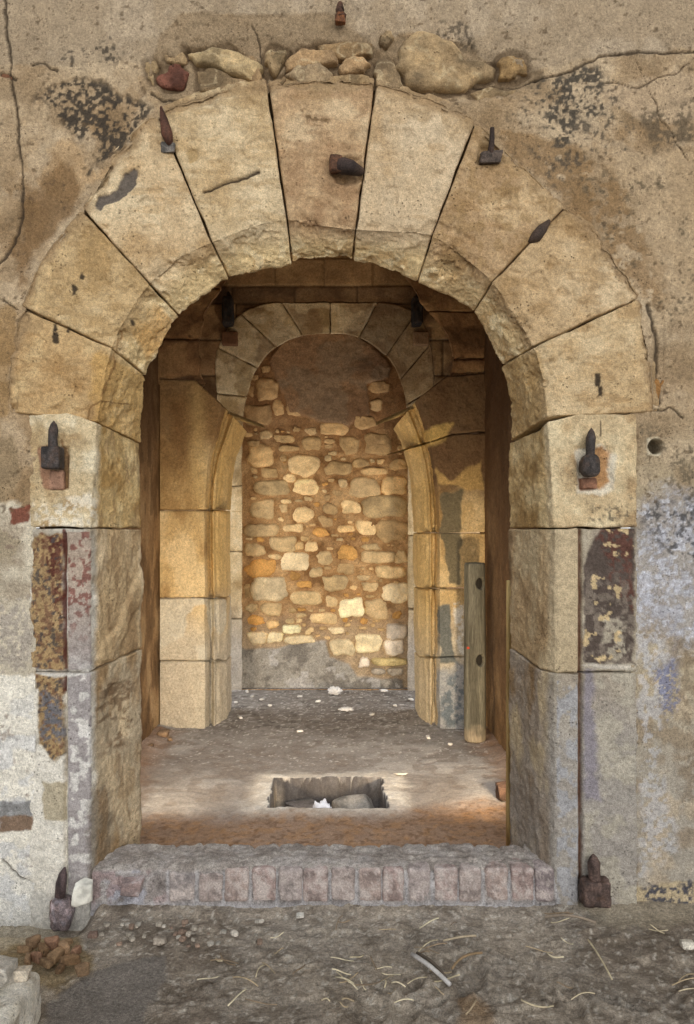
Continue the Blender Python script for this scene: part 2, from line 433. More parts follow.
    col = mix(col, blob(x, y, [(586, 902), (640, 887), (720, 880), (720, 922), (596, 922)], 2, 5), (188, 170, 138), .9)
    col = mix(col, blob(x, y, [(640, 888), (694, 884), (694, 908), (650, 908)], 3, 6, 8, .52), (58, 62, 78), .9)
    col = mix(col, blob(x, y, [(648, 438), (660, 436), (666, 444), (660, 456), (649, 454)], 1, 1), (206, 194, 168), .8)
    col = mix(col, sstep(8.0, 6.8, np.hypot(x - 657.5, y - 446)), (104, 92, 74), .9)  # shade inside the hole painted into the wall colour
    # dust over the foot of the wall, pin holes
    col = mix(col, sstep(892, 925, y + 20 * (b - .5)) * sstep(300, 400, x + 0 * y), (150, 140, 128), .0)
    col = mix(col, sstep(.700, .76, f) * (y < 520), (96, 78, 58), .7)
    for _, poly, *_r in EXPOSED: col = mix(col, sstep(5.5, 1.5, seg_dist(x, y, poly, True) + 5 * (fbm(q, 1 / 6, 3, 34) - .5)) * BANDM(x, y), (98, 80, 60), .75)  # shade in the gaps round the bared stones, painted in
    for pts, w in CRACKS: col = mix(col, crack(x, y, pts, w * .75, 4, int(pts[0][0])), (58, 47, 36), .85)
    return col
def wall_relief(P):
    x, y = fp(P); q = P2(x, y)
    d = .011 * 2 * (fbm(q, 1 / 120, 3, 51) - .5) + .006 * 2 * (fbm(q, 1 / 30, 4, 52) - .5) + .0028 * 2 * (fbm(q, 1 / 8, 3, 53) - .5)
    band = blob(x, y, [(150, 66), (158, 40), (180, 12), (330, 12), (380, 45), (400, 30), (470, 42), (500, 72), (545, 68), (540, 84), (470, 100), (400, 90), (300, 88), (165, 110)], 2, 4)
    band2 = blob(x, y, [(158, 66), (190, 42), (260, 40), (330, 40), (380, 30), (400, 26), (470, 42), (500, 60), (545, 72), (540, 84), (470, 100), (400, 90), (300, 88), (165, 110)], 8, 6)
    d = d - .006 * band - .018 * band2 + band * .014 * (fbm(q, 1 / 12, 3, 57) - .5)
    d = d - .008 * blob(x, y, [(34, 95), (60, 76), (100, 80), (147, 108), (140, 132), (108, 162), (88, 168), (60, 200), (20, 280), (4, 250)], 2, 10, 14)
    d = d - .006 * blob(x, y, [(500, 110), (560, 140), (620, 180), (665, 270), (672, 310), (640, 300), (567, 205)], 3, 10, 14)
    for _, poly, *_r in EXPOSED: d = d - .012 * BANDM(x, y) * sstep(5, 1.5, seg_dist(x, y, poly, True) + 5 * (fbm(q, 1 / 6, 3, 34) - .5))
    for pts, w in CRACKS: d = d - .009 * crack(x, y, pts, w * .8, 4, int(pts[0][0]))
    d = d + .006 * blob(x, y, [(-120, 676), (36, 678), (37, 740), (72, 760), (76, 850), (48, 880), (80, 915), (-120, 960)], 1.5, 6, 14)
    d = d - .012 * blob(x, y, [(655, 306), (664, 306), (668, 404), (654, 404)], 2, 3)
    hole = np.hypot(x - 657.5, y - 446)
    d = d - .10 * sstep(8.0, 6.4, hole)
    # foot of the wall flares into the dust
    return d
def build_front_wall():
    step = .0048
    xs = np.concatenate([np.arange(-3.6, -1.42, .05), np.arange(-1.42, 1.60, step), np.arange(1.60, 3.8, .05)])
    zs = np.concatenate([np.arange(-.18, 3.86, step), np.arange(3.86, 4.9, .05)])
    X, Z = np.meshgrid(xs, zs, indexing='ij')
    P = np.stack([X.ravel(), np.full(X.size, .014), Z.ravel()], 1)
    x, y = fp(P)
    keep = sd(x, y, HOLE) < 5
    F = quads(len(xs), len(zs)); F = F[keep[F].all(1)]
    used = np.zeros(len(P), bool); used[F.ravel()] = True
    idx = np.cumsum(used) - 1; P = P[used]; F = idx[F]
    P[:, 1] -= wall_relief(P)
    w = put('wall_front', P, F, wall_color(P), M['plaster']); tag(w, kind='structure')
    w['label'] = 'weathered tan and white plaster wall around the stone archway'
    return w
# field stones and brick bits laid bare above the arch (bedded in the wall: its parts)
def fpoly(pts): return [((a - CX) / S, (GY - b) / S) for a, b in pts]
EXPOSED = [
    ('field_stone', [(394, 62), (408, 34), (425, 28), (452, 40), (470, 58), (496, 62), (492, 76), (465, 86), (430, 92), (404, 82)], (162, 138, 104), .04, 'large veined tan boulder bedded over the crown of the arch'),
    ('field_stone', [(186, 50), (205, 46), (228, 42), (242, 52), (258, 62), (256, 80), (240, 72), (215, 64), (194, 60)], (186, 162, 122), .03, 'pale cream wedge stone bedded over the arch'),
    ('field_stone', [(264, 52), (272, 42), (288, 46), (282, 58), (274, 70), (262, 68)], (160, 136, 102), .03, None),
    ('field_stone', [(290, 52), (302, 46), (330, 44), (340, 42), (338, 58), (318, 62), (296, 66), (286, 66)], (160, 132, 98), .025, None),
    ('field_stone', [(284, 70), (296, 62), (322, 60), (330, 70), (326, 80), (296, 84)], (160, 138, 108), .025, None),
    ('field_stone', [(336, 62), (346, 54), (366, 52), (374, 60), (366, 70), (344, 70)], (168, 138, 102), .03, None),
    ('field_stone', [(376, 30), (392, 22), (398, 34), (388, 48), (378, 44)], (162, 138, 104), .025, None),
    ('field_stone', [(498, 58), (512, 50), (526, 54), (530, 70), (518, 78), (500, 76)], (150, 122, 84), .02, None),
    ('field_stone', [(196, 66), (220, 66), (250, 80), (246, 88), (214, 92), (196, 86)], (154, 130, 98), .015, None),
    ('field_stone', [(144, 60), (152, 54), (156, 70), (152, 82), (146, 74)], (176, 150, 112), .02, None),
    ('brick_fragment', [(160, 64), (178, 60), (184, 70), (180, 84), (164, 86), (159, 76)], (114, 74, 60), .012, 'dark red brick fragment set beside the pale wedge stone'),
    ('brick_fragment', [(129, 86), (137, 82), (141, 90), (134, 96), (128, 92)], (124, 74, 58), .01, 'small red brick chip below the larger fragment'),
    ('brick_fragment', [(103, 72), (109, 70), (111, 80), (104, 82)], (128, 84, 64), .01, 'tiny red brick chip in the plaster'),
    ('field_stone', [(318, 40), (345, 36), (372, 40), (372, 50), (340, 54), (320, 46)], (158, 130, 94), .018, None),
    ('field_stone', [(246, 60), (256, 60), (264, 74), (262, 84), (252, 84)], (150, 124, 92), .018, None),
    ('field_stone', [(334, 72), (352, 70), (372, 72), (374, 82), (350, 84), (334, 80)], (164, 138, 102), .02, None),
    ('field_stone', [(378, 50), (392, 52), (396, 66), (402, 82), (390, 86), (378, 78)], (150, 128, 98), .016, None),
    ('field_stone', [(160, 40), (176, 38), (186, 48), (184, 58), (166, 58)], (156, 132, 100), .012, None),
    ('field_stone', [(274, 74), (284, 72), (288, 84), (276, 84)], (142, 118, 88), .014, None),
    ('field_stone', [(470, 88), (496, 84), (520, 88), (500, 96), (474, 98)], (158, 134, 100), .012, None),
    ('field_stone', [(658, 372), (664, 366), (668, 384), (665, 402), (659, 398)], (150, 110, 66), .012, None),
    ('field_stone', [(-2, 74), (5, 70), (8, 80), (4, 88), (-2, 86)], (110, 76, 56), .012, None),
]
wall_front = build_front_wall()
for k, (nm, poly, c, h, lab) in enumerate(EXPOSED):
    V, F = dome(fpoly(poly), .034, h * .8, 200 + k, .012 if k else .018, 72, 16, 6, .05, .03)
    col = mottled(V, c, tuple(int(.78 * u) for u in c), tuple(min(255, int(1.14 * u)) for u in c), 14, 60 + k)
    if nm == 'field_stone':
        vein = 1 - sstep(.0, .03, abs(fbm(V, 9, 4, 70 + k) - .5)); col = mix(col, vein, (200, 180, 144), .6)
    put(nm, V, F, col, M['stone'], wall_front, label=lab)

# ================================================================== THE FRONT ARCH
YI = .33                                                           # depth of the splay
def arch_row(o, a, i, yi):
    return [W(*o, .09), W(*o, 0), W(*a, 0), W(*i, yi), W(*i, yi + .02), W(i[0] + (o[0] - i[0]) * .6, i[1] + (o[1] - i[1]) * .6, YI + .06)]
ARCH_Y = [YI, .27, .22, .18, .16, .15, .15, .14, .14, .14, .14, .15, .15, .16, .17, .19, .23, .28, YI]
ARCH = [((5, 412), (98, 422), (138, 443)), ((10, 356), (104, 384), (141, 408)), ((20, 306), (112, 348), (146, 376)), ((46, 250), (128, 315), (160, 345)),
        ((80, 207), (150, 284), (178, 315)), ((112, 156), (180, 258), (202, 292)), ((157, 111), (212, 243), (228, 276)), ((213, 90), (250, 228), (260, 268)),
        ((267, 84), (287, 220), (292, 262)), ((322, 76), (321, 226), (321, 259)), ((376, 80), (356, 230), (353, 260)), ((430, 96), (394, 232), (386, 268)),
        ((476, 120), (432, 236), (418, 281)), ((524, 165), (464, 258), (448, 295)), ((567, 205), (492, 282), (475, 310)), ((606, 243), (514, 315), (489, 335)),
        ((640, 297), (533, 347), (503, 365)), ((652, 352), (543, 382), (510, 402)), ((655, 412), (547, 417), (512, 441))]
AROWS = [arch_row(*r, y) for r, y in zip(ARCH, ARCH_Y)]
arch = thing('stone_arch', 'large round arch of nine cream limestone voussoirs with iron stubs, above the doorway', 'arch', W(326, 300, 0))
VTINT_ = [((190, 162, 112), (164, 132, 84), (204, 180, 130)), ((196, 172, 124), (172, 146, 98), (208, 188, 142)), ((204, 182, 138), (182, 156, 110), (214, 196, 154)),
         ((204, 184, 140), (184, 160, 114), (212, 194, 152)), ((188, 162, 120), (162, 134, 96), (202, 180, 138)), ((200, 180, 140), (184, 160, 118), (206, 188, 150)),
         ((176, 150, 108), (150, 122, 80), (196, 172, 128)), ((192, 168, 124), (168, 142, 98), (204, 184, 142)), ((194, 170, 124), (168, 140, 94), (206, 186, 142))]
VTINT = [tuple((r, int(g * .985), int(b * 1.03)) for r, g, b in t) for t in VTINT_]
def arch_color(k):
    base, dk, lt = VTINT[k]
    def f(P):
        x, y = fp(P); q = P2(x, y)
        col = mottled(P, base, dk, lt, 6, 300 + k)
        st = fbm(np.stack([P[:, 0] * 1.0 + P[:, 2] * .5, P[:, 1], P[:, 2] * 3], 1), 9, 4, 310 + k)
        col = mix(col, sstep(.56, .68, st), dk, .55)
        inn = sstep(.02, .10, P[:, 1])
        col = mix(col, inn, (228, 202, 152) if k < 6 else (216, 190, 144), .8)  # light on the soffit painted in, stronger on the left and crown
        col = mix(col, inn * sstep(.56, .68, fbm(P, 13, 4, 330 + k)), (186, 148, 98), .5)
        col = mix(col, inn * sstep(.58, .66, fbm(P, 20, 3, 331 + k)), (244, 226, 186), .6)
        if k == 0: col = mix(col, blob(x, y, [(90, 350), (150, 370), (150, 450), (98, 430)], 5, 8), (190, 152, 92), .7)
        if k == 1: col = mix(col, inn * blob(x, y, [(128, 325), (150, 300), (165, 310), (150, 345), (138, 350)], 3, 4), (206, 160, 96), .7)
        if k == 8: col = mix(col, blob(x, y, [(500, 350), (540, 350), (548, 430), (510, 445)], 5, 6), (176, 144, 96), .7)
        if k == 6: col = mix(col, sstep(.5, .6, fbm(q, 1 / 9, 4, 7)) * (1 - inn), (150, 122, 82), .5)
        # plaster smears along the extrados
        e = seg_dist(x, y, OUT) + 26 * (fbm(q, 1 / 26, 4, 61) - .5)
        col = mix(col, sstep(12, 3, e), (156, 130, 97), .85)
        col = mix(col, sstep(40, 10, e) * sstep(.5, .62, fbm(q, 1 / 14, 4, 62)), (160, 134, 98), .5)
        # marks on the faces
        col = mix(col, blob(x, y, [(94, 206), (100, 196), (116, 190), (122, 176), (134, 168), (140, 174), (132, 190), (118, 200), (100, 210)], 1, 3, 7), (96, 88, 82), .95)
        col = mix(col, crack(x, y, [(204, 192), (232, 182), (259, 173)], 1.2, 2), (62, 50, 38), .95)
        col = mix(col, blob(x, y, [(300, 112), (318, 108), (330, 122), (312, 126)], 2, 4, 6, .55), (110, 86, 58), .8)
        for cx_, cy_, r_ in ((82, 276, 4), (75, 291, 5), (56, 338, 6), (55, 328, 4), (597, 380, 6), (600, 391, 5), (68, 330, 3), (120, 212, 2), (130, 320, 3)):
            col = mix(col, blob(x, y, [(cx_ - r_ * .4, cy_ - r_), (cx_ + r_ * .4, cy_ - r_), (cx_ + r_ * .5, cy_ + r_), (cx_ - r_ * .5, cy_ + r_)], 1, 2, 4), (54, 44, 34), .95)
        col = mix(col, blob(x, y, [(186, 152), (198, 150), (198, 162), (190, 164)], 1, 2, 5), (176, 150, 108), .9)
        col = mix(col, crack(x, y, [(84, 430), (92, 408), (100, 400), (116, 398)], .9, 3), (120, 88, 52), .8)
        col = mix(col, crack(x, y, [(100, 395), (112, 360), (120, 330)], .8, 4), (140, 104, 62), .7)
        return col
    return f
def arch_disp(P):
    x, y = fp(P)
    d = -.010 * blob(x, y, [(94, 206), (100, 196), (116, 190), (122, 176), (134, 168), (140, 174), (132, 190), (118, 200), (100, 210)], 1.5, 3, 7)
    d = d - .012 * crack(x, y, [(204, 192), (232, 182), (259, 173)], 1.4, 2)
    d = d - .030 * blob(x, y, [(332, 158), (362, 155), (364, 180), (336, 182)], 3, 4)
    d = d - .020 * blob(x, y, [(480, 146), (500, 146), (504, 162), (478, 164)], 3, 3)
    d = d - .010 * blob(x, y, [(186, 152), (198, 150), (198, 162), (190, 164)], 1, 2, 5)
    ar = [t[1] for t in ARCH]
    ea = seg_dist(x, y, ar)
    bite = sstep(.50, .68, fbm(P, 11, 4, 66))
    d = d - (.026 * bite + .008) * np.exp(-(ea / 7) ** 2) * (P[:, 1] < .1)
    # the back edge sinks irregularly under the plaster
    e = seg_dist(x, y, OUT) + 26 * (fbm(P2(x, y), 1 / 24, 4, 63) - .5)
    d = d - .020 * sstep(11, 1, e) * (P[:, 1] < .02)
    # chisel dressing and broken beds
    d = d + .010 * (fbm(np.stack([P[:, 0] + P[:, 2] * .5, P[:, 1], P[:, 2] * 3], 1), 9, 5, 64, .6) - .5) - .010 * sstep(.56, .66, fbm(P, 8, 4, 65))
    return d
AMP = [(.009, .005, .0022)] * 9
for k in range(9):
    block('voussoir', AROWS, 2 * k, 2 * k + 2, M['stone'], arch, arch_color(k), .0052, .0035 if k != 4 else .005, .010,
          AMP[k] if k != 5 else (.006, .002, .001), 11 + k, jag=(3, .022, 22), disp=arch_disp, proud=.004)
def flat_color(base, dk, lt, fr=8, seed=0):
    return lambda P: mottled(P, base, dk, lt, fr, seed)
# mortar core seen down the open joints
core = [[W(o[0] + (a[0] - o[0]) * .05, o[1] + (a[1] - o[1]) * .05, .07), W(*a, .07), W(i[0] + (a[0] - i[0]) * .55, i[1] + (a[1] - i[1]) * .55, yi)] for (o, a, i), yi in zip(ARCH, ARCH_Y)]
block('mortar_core', core, 0, 18, M['mortar'], arch, flat_color((84, 66, 46), (50, 40, 30), (110, 88, 62)), .03, .0, .001, (.004, .002, 0), 3)

# ================================================================== JAMBS
LV = [-.15, .99, 1.575, 2.05]
def jamb_rows(side):
    rows = []
    nz = 17
    for z in np.linspace(0, 3, nz):
        k = min(int(z), 2); f = z - k
        zz = LV[k] * (1 - f) + LV[k + 1] * f
        lift = max(0, (zz - 1.575) / (2.05 - 1.575))
        za, zi = zz - .035 * lift, zz - .085 * lift
        if zz < 1.3: zi = zz + .05 * min(1, max(0, zz)) ; 
        X = lambda p: (p - CX) / S
        XI = lambda p: (p - CX) * (1 + YI / D) / S
        if side < 0:
            pts = [(X(14), .06, zz), (X(30), .016, zz), (X(44), .0, zz), (X(63.5), 0, zz), (X(66), .0, zz), (X(90 + 6 * lift), 0, za), (XI(140 - 2 * lift), YI, zi), (XI(140 - 2 * lift), YI + .02, zi), (XI(110), YI + .06, zi)]
        else:
            pts = [(X(636), .09, zz), (X(636), 0, zz), (X(581.5), 0, zz), (X(579), .0, zz), (X(555 - 7 * lift), 0, za), ((541 - CX) * 1.018 / S, .075, zz - .06 * lift), (XI(511 + 1 * lift), YI, zi), (XI(511), YI + .02, zi), (XI(545), YI + .06, zi)]
        rows.append(pts)
    return rows
def jamb_color(side, k):
    def f(P):
        x, y = fp(P); q = P2(x, y)
        splay = sstep(.012, .05, P[:, 1])
        if side < 0:
            col = mottled(P, (204, 184, 148), (176, 150, 112), (222, 208, 178), 11, 400 + k, 6) if k == 2 else mottled(P, (190, 182, 168), (160, 146, 126), (218, 212, 200), 7, 400 + k)
            scol = mottled(P * np.array([1, 1, .35]), (192, 166, 128) if k > 0 else (188, 170, 142), (166, 138, 102), (206, 184, 150), 9, 410 + k)
            if k == 2: scol = mottled(P, (204, 174, 122), (172, 138, 86), (218, 194, 146), 9, 410)
            col = col * (1 - splay[:, None]) + scol * splay[:, None]
            if k == 2:
                col = mix(col, blob(x, y, [(30, 412), (44, 425), (48, 470), (36, 530), (20, 530)], 4, 8) * (1 - splay), (184, 160, 122), .5)
                col = mix(col, (1 - splay) * blob(x, y, [(38, 500), (98, 495), (98, 532), (34, 532)], 4, 8, 14, .5), (228, 218, 198), .8)
            # the paint ghosts below
            pan = blob(x, y, [(31, 538), (40, 534), (63, 534), (64, 754), (54, 760), (38, 746), (36, 690), (30, 670)], 1.5, 3, 8)
            col = mix(col, pan, (166, 138, 98), .97)
            col = mix(col, pan * blob(x, y, [(34, 536), (64, 534), (64, 600), (52, 610), (46, 560)], 3, 8, 12, .44), (88, 46, 38), .95)
            col = mix(col, pan * sstep(.53, .57, fbm(q, 1 / 3.5, 4, 44)), (112, 78, 62), .75)
            col = mix(col, pan * sstep(.60, .63, fbm(q, 1 / 4, 4, 46)) , (74, 70, 70), .8)
            col = mix(col, blob(x, y, [(40, 690), (62, 700), (62, 745), (42, 735)], 3, 8, 10, .48), (112, 112, 118), .9)
            stp = ((x > 68) & (x < 91)) * (y > 532) * (1 - splay)
            col = mix(col, stp, (176, 158, 142), .9); col = mix(col, stp * sstep(560, 700, y), (166, 160, 160), .9)
            col = mix(col, stp * sstep(.50, .55, fbm(q, 1 / 6, 4, 47)) * sstep(660, 600, y), (122, 70, 62), .8)
            col = mix(col, stp * sstep(.52, .58, fbm(q, 1 / 9, 4, 48)) * sstep(640, 700, y), (222, 218, 212), .85)
            col = mix(col, crack(x, y, [(65, 530), (65, 690)], 1.6, 1, 3), (92, 42, 34), .9)
            col = mix(col, blob(x, y, [(30, 690), (37, 690), (37, 744), (56, 762), (64, 756), (66, 800), (66, 960), (20, 960), (20, 690)], 1, 3, 10), (232, 226, 214), .9)
            col = mix(col, blob(x, y, [(42, 782), (66, 782), (66, 820), (45, 819)], 1, 4), (188, 176, 152))
            col = mix(col, crack(x, y, [(20, 672), (60, 673), (90, 670)], 2.2, 3, 5), (226, 222, 214), .8)
            col = mix(col, blob(x, y, [(88, 800), (100, 790), (104, 880), (88, 890)], 3, 5, 10), (110, 96, 80), .6)
            col = mix(col, splay * sstep(.56, .64, fbm(P * np.array([1, 1, .3]), 26, 4, 49)), (150, 122, 88), .5)
            col = mix(col, splay * blob(x, y, [(96, 690), (118, 690), (112, 760), (98, 760)], 3, 6, 10, .5), (110, 84, 58), .7)
            col = mix(col, sstep(885, 900, y) * (1 - splay), (206, 202, 194), .9)
            # reddish bed cut for the hinge
            col = mix(col, blob(x, y, [(37, 447), (50, 447), (50, 490), (44, 488), (39, 470)], 1, 1.5, 6), (160, 120, 96), .9)
            col = mix(col, blob(x, y, [(62, 440), (70, 456), (68, 488), (62, 490)], 1, 1.5, 6), (120, 88, 56), .9)
        else:
            col = mottled(P, (202, 180, 143), (174, 148, 112), (218, 200, 164), 11, 420 + k, 6) if k == 2 else mottled(P, (178, 166, 146), (158, 146, 130), (192, 182, 164), 7, 420 + k)
            if k == 1: col = mix(col, (x < 579) * 1.0, (194, 174, 140), .8)
            if k == 0: col = mix(col, sstep(640, 760, y), (160, 154, 148), .8)
            scol = mottled(P * np.array([1, 1, .4]), (176, 150, 114) if k else (156, 142, 126), (140, 116, 86), (192, 172, 138), 9, 430 + k)
            if k == 2: scol = mottled(P, (188, 160, 114), (156, 126, 82), (206, 182, 138), 9, 430)
            col = col * (1 - splay[:, None]) + scol * splay[:, None]
            col = mix(col, splay * sstep(700, 860, y), (142, 134, 126), .6)
            pan = blob(x, y, [(585, 566), (592, 542), (604, 529), (634, 526), (634, 664), (584, 664)], 1.5, 3, 8)
            col = mix(col, pan, (84, 72, 66), .96)
            col = mix(col, pan * blob(x, y, [(600, 528), (634, 526), (634, 610), (618, 600)], 4, 8, 14, .46), (100, 64, 54), .8)
            col = mix(col, pan * sstep(.52, .60, fbm(q, 1 / 7, 4, 51)) * sstep(560, 600, y), (136, 124, 112), .75)
            col = mix(col, pan * blob(x, y, [(604, 620), (622, 618), (630, 652), (610, 662), (604, 640)], 2, 6, 8, .44), (176, 166, 148), .9)
            col = mix(col, pan * sstep(.66, .69, fbm(q, 1 / 8, 3, 52)), (206, 182, 140), .9)
            low = blob(x, y, [(584, 668), (634, 668), (640, 960), (584, 960)], 2, 2)
            col = mix(col, low * sstep(.46, .58, fbm(q, 1 / 24, 4, 53)), (180, 172, 156), .8)
            col = mix(col, low * blob(x, y, [(582, 668), (596, 670), (592, 720), (600, 800), (584, 800)], 3, 6), (138, 132, 142), .8)
            col = mix(col, crack(x, y, [(584, 666), (634, 666)], 1.5, 1.5, 3), (210, 202, 190), .8)
            col = mix(col, crack(x, y, [(580.5, 530), (580.5, 880)], 1.4, .8, 3), (104, 66, 44), .85)
            strp = ((x > 556) & (x < 579)) * (y > 680) * (1 - splay)
            col = mix(col, strp * sstep(.45, .55, fbm(q, 1 / 10, 4, 54)), (166, 166, 170), .8)
            # rust and mortar round the hinge
            col = mix(col, blob(x, y, [(576, 452), (600, 444), (616, 456), (614, 488), (600, 496), (578, 492)], 2, 3), (222, 212, 192), .9)
            col = mix(col, blob(x, y, [(592, 450), (602, 446), (610, 452), (608, 470), (611, 482), (600, 490), (592, 480)], 2, 2.5, 7), (172, 120, 62), .85)
            col = mix(col, blob(x, y, [(578, 478), (596, 478), (598, 489), (580, 491)], 1, 1.5), (140, 100, 78), .95)
            col = mix(col, crack(x, y, [(601, 420), (600, 436)], .8, 1.5), (60, 48, 36), .9)
            col = mix(col, blob(x, y, [(590, 500), (634, 496), (634, 524), (590, 524)], 4, 6, 8, .58), (96, 88, 74), .8)
        return col
    return f
def jamb_disp(side):
    def f(P):
        x, y = fp(P)
        sp = sstep(.012, .06, P[:, 1])
        if side < 0:
            d = -.022 * (np.exp(-((x - 65.5) / 1.6) ** 2)) * (y > 532) + .004 * ((x > 67) & (x < 90)) * (y > 532) * (1 - sp)
            d = d - .016 * blob(x, y, [(38, 447), (69, 447), (68, 489), (45, 489)], 1.5, 1)
            d = d + sp * .016 * crack(x, y, [(138, 545), (122, 590), (106, 640), (98, 660)], 4, 2)
            d = d - sp * .02 * blob(x, y, [(100, 690), (116, 690), (112, 750), (102, 750)], 3, 4)
            d = d - .012 * crack(x, y, [(20, 671), (60, 672), (90, 670)], 1.2, 2, 5)
        else:
            d = -.028 * (np.exp(-((x - 580.5) / 1.9) ** 2)) * (y > 528) + .004 * ((x > 556) & (x < 578)) * (y > 528) * (1 - sp)
            d = d - .006 * blob(x, y, [(585, 530), (634, 526), (634, 664), (584, 664)], 1.5, 2) - .010 * crack(x, y, [(584, 666), (634, 666)], 1.2, 1.5, 3)
            d = d - .010 * blob(x, y, [(577, 448), (612, 448), (612, 490), (578, 490)], 2, 3)
        return d + sp * .010 * (fbm(P * np.array([1, 1, .35]), 30, 4, 77) - .5)
    return f
for side in (-1, 1):
    R = jamb_rows(side)
    j = thing('door_jamb', 'left limestone door jamb with flaking ochre and dark red paint' if side < 0 else 'right limestone door jamb with a dark painted panel and deep groove', 'door jamb', ((-1.0 if side < 0 else 1.0), .1, 0))
    for k in range(3):
        a, b = k * 16 / 3, (k + 1) * 16 / 3
        block('jamb_stone', R, a, b, M['stone'], j, jamb_color(side, k), .0052, .002, .007, (.005, .004, .0022), 31 + k + side, jag=(6, .014, 26), smooth=False, disp=jamb_disp(side), proud=.002)
    X = lambda p: (p - CX) / S
    s = [[(X(40 if side < 0 else 626), .06, z), (X(80 if side < 0 else 566), .10, z), (X(112 if side < 0 else 538) * 1.1, YI, z)] for z in (-.02, .7, 1.4, 2.04)]
    block('mortar_core', s, 0, 3, M['mortar'], j, flat_color((84, 66, 46), (50, 40, 30), (110, 88, 62)), .04, 0, .001, (.002, .001, 0), 5, toward=(-side * .3, -1, 0))
# ================================================================== BRICK THRESHOLD
TX0, TX1 = (92 - CX) / S, (557 - CX) / S
def build_threshold():
    t = thing('brick_threshold', 'low threshold of bricks on edge under a rough mortar top, spanning the doorway', 'threshold', ((TX0 + TX1) / 2, .1, 0))
    nx = int((TX1 - TX0) / .006); xs = np.linspace(TX0, TX1, nx)
    prof = [(-.03, -.03), (-.012, .0), (-.006, .132), (.012, .156), (.06, .168), (.20, .172), (.235, .15), (.25, -.05)]
    rows = [[(x, y, z) for y, z in prof] for x in (TX0, TX0 + .3, 0, TX1 - .3, TX1)]
    G, v, ln, tt = loft(rows, 0, 4, .006, False)
    n = normals(G)
    if n[:, :, 1].mean() > 0: n = -n
    P = G.reshape(-1, 3); x = P[:, 0]
    top = sstep(.135, .15, P[:, 2])
    lf = sstep(-.62, -.70, x)
    fin = np.zeros(len(x))
    for e in BRX: fin = np.maximum(fin, np.exp(-((x - e + .012 * (fbm(P, 20, 2, 4) - .5)) / .007) ** 2))
    d = (.003 + .014 * top) * 2 * (fbm(P, 9, 4, 81) - .5) + .002 * 2 * (fbm(P, 60, 3, 82) - .5) + top * .007 * 2 * (fbm(P * np.array([1, 2, 1]), 26, 3, 83) - .5)
    d = d + fin * .013 * top * sstep(.08, .22, P[:, 1]) + fin * .006 * (1 - top) + lf * .012 * (fbm(P, 10, 3, 84) - .2)
    P = (G + n * d.reshape(G.shape[:2])[:, :, None]).reshape(-1, 3)
    col = mottled(P, (148, 140, 136), (118, 110, 106), (174, 168, 166), 14, 85)
    col = mix(col, top, (146, 136, 126), .5); col = mix(col, top * sstep(.5, .62, fbm(P, 22, 4, 86)), (168, 160, 152), .7)
    col = mix(col, (1 - top) * fin, (178, 176, 178), .7)
    col = mix(col, lf * (1 - top) * sstep(.5, .58, fbm(P, 11, 4, 87)), (172, 172, 182), .8)
    col = mix(col, lf * (1 - top) * sstep(.56, .60, fbm(P, 13, 4, 88)), (154, 132, 130), .7)
    col = mix(col, (1 - top) * sstep(.03, .0, P[:, 2]), (170, 168, 170), .6)
    ends = P[:1]
    put('mortar_bed', P, quads(*G.shape[:2]), col, M['mortar'], t)
    for k in range(len(BRX) - 1):
        a, b = BRX[k], BRX[k + 1]
        h = .140 if k not in (0, 1) else .12
        V, F = rbox(((a + b) / 2, .055, .014 + h / 2 + .003), (b - a - .010, .14, h), .014, 12, .006, 18, 500 + k)
        V[:, 0] += .004 * math.sin(k * 2.1); V[:, 1] -= .002 * ((k * 7) % 3) - .003
        c = [(166, 148, 142), (162, 148, 142), (170, 152, 144), (164, 144, 138), (162, 150, 146)][k % 5]
        if k in (0,): c = (142, 134, 132)
        if k == len(BRX) - 2: c = (140, 128, 128)
        col = mottled(V, c, tuple(int(u * .8) for u in c), (184, 172, 166), 26, 520 + k)
        col = mix(col, sstep(.56, .62, fbm(V, 70, 2, 540 + k)), (188, 176, 170), .6)
        put('brick', V, F, col, M['brick'], t)
    V, F = rock((( 246 - CX - 112) / S - .0, -.03, .055), (.10, .06, .075), 7, 10, rough=.1)
    put('brick', V, F, mottled(V, (156, 136, 132), (130, 116, 114), (180, 168, 166), 24, 9), M['brick'], t, label='broken brick showing through the mortar at the left end')
    return t
BRX = [(p - CX) / S for p in (168, 197, 224, 251, 277, 303, 330, 356, 382, 406, 432, 458, 483, 509, 534, 556)]
build_threshold()

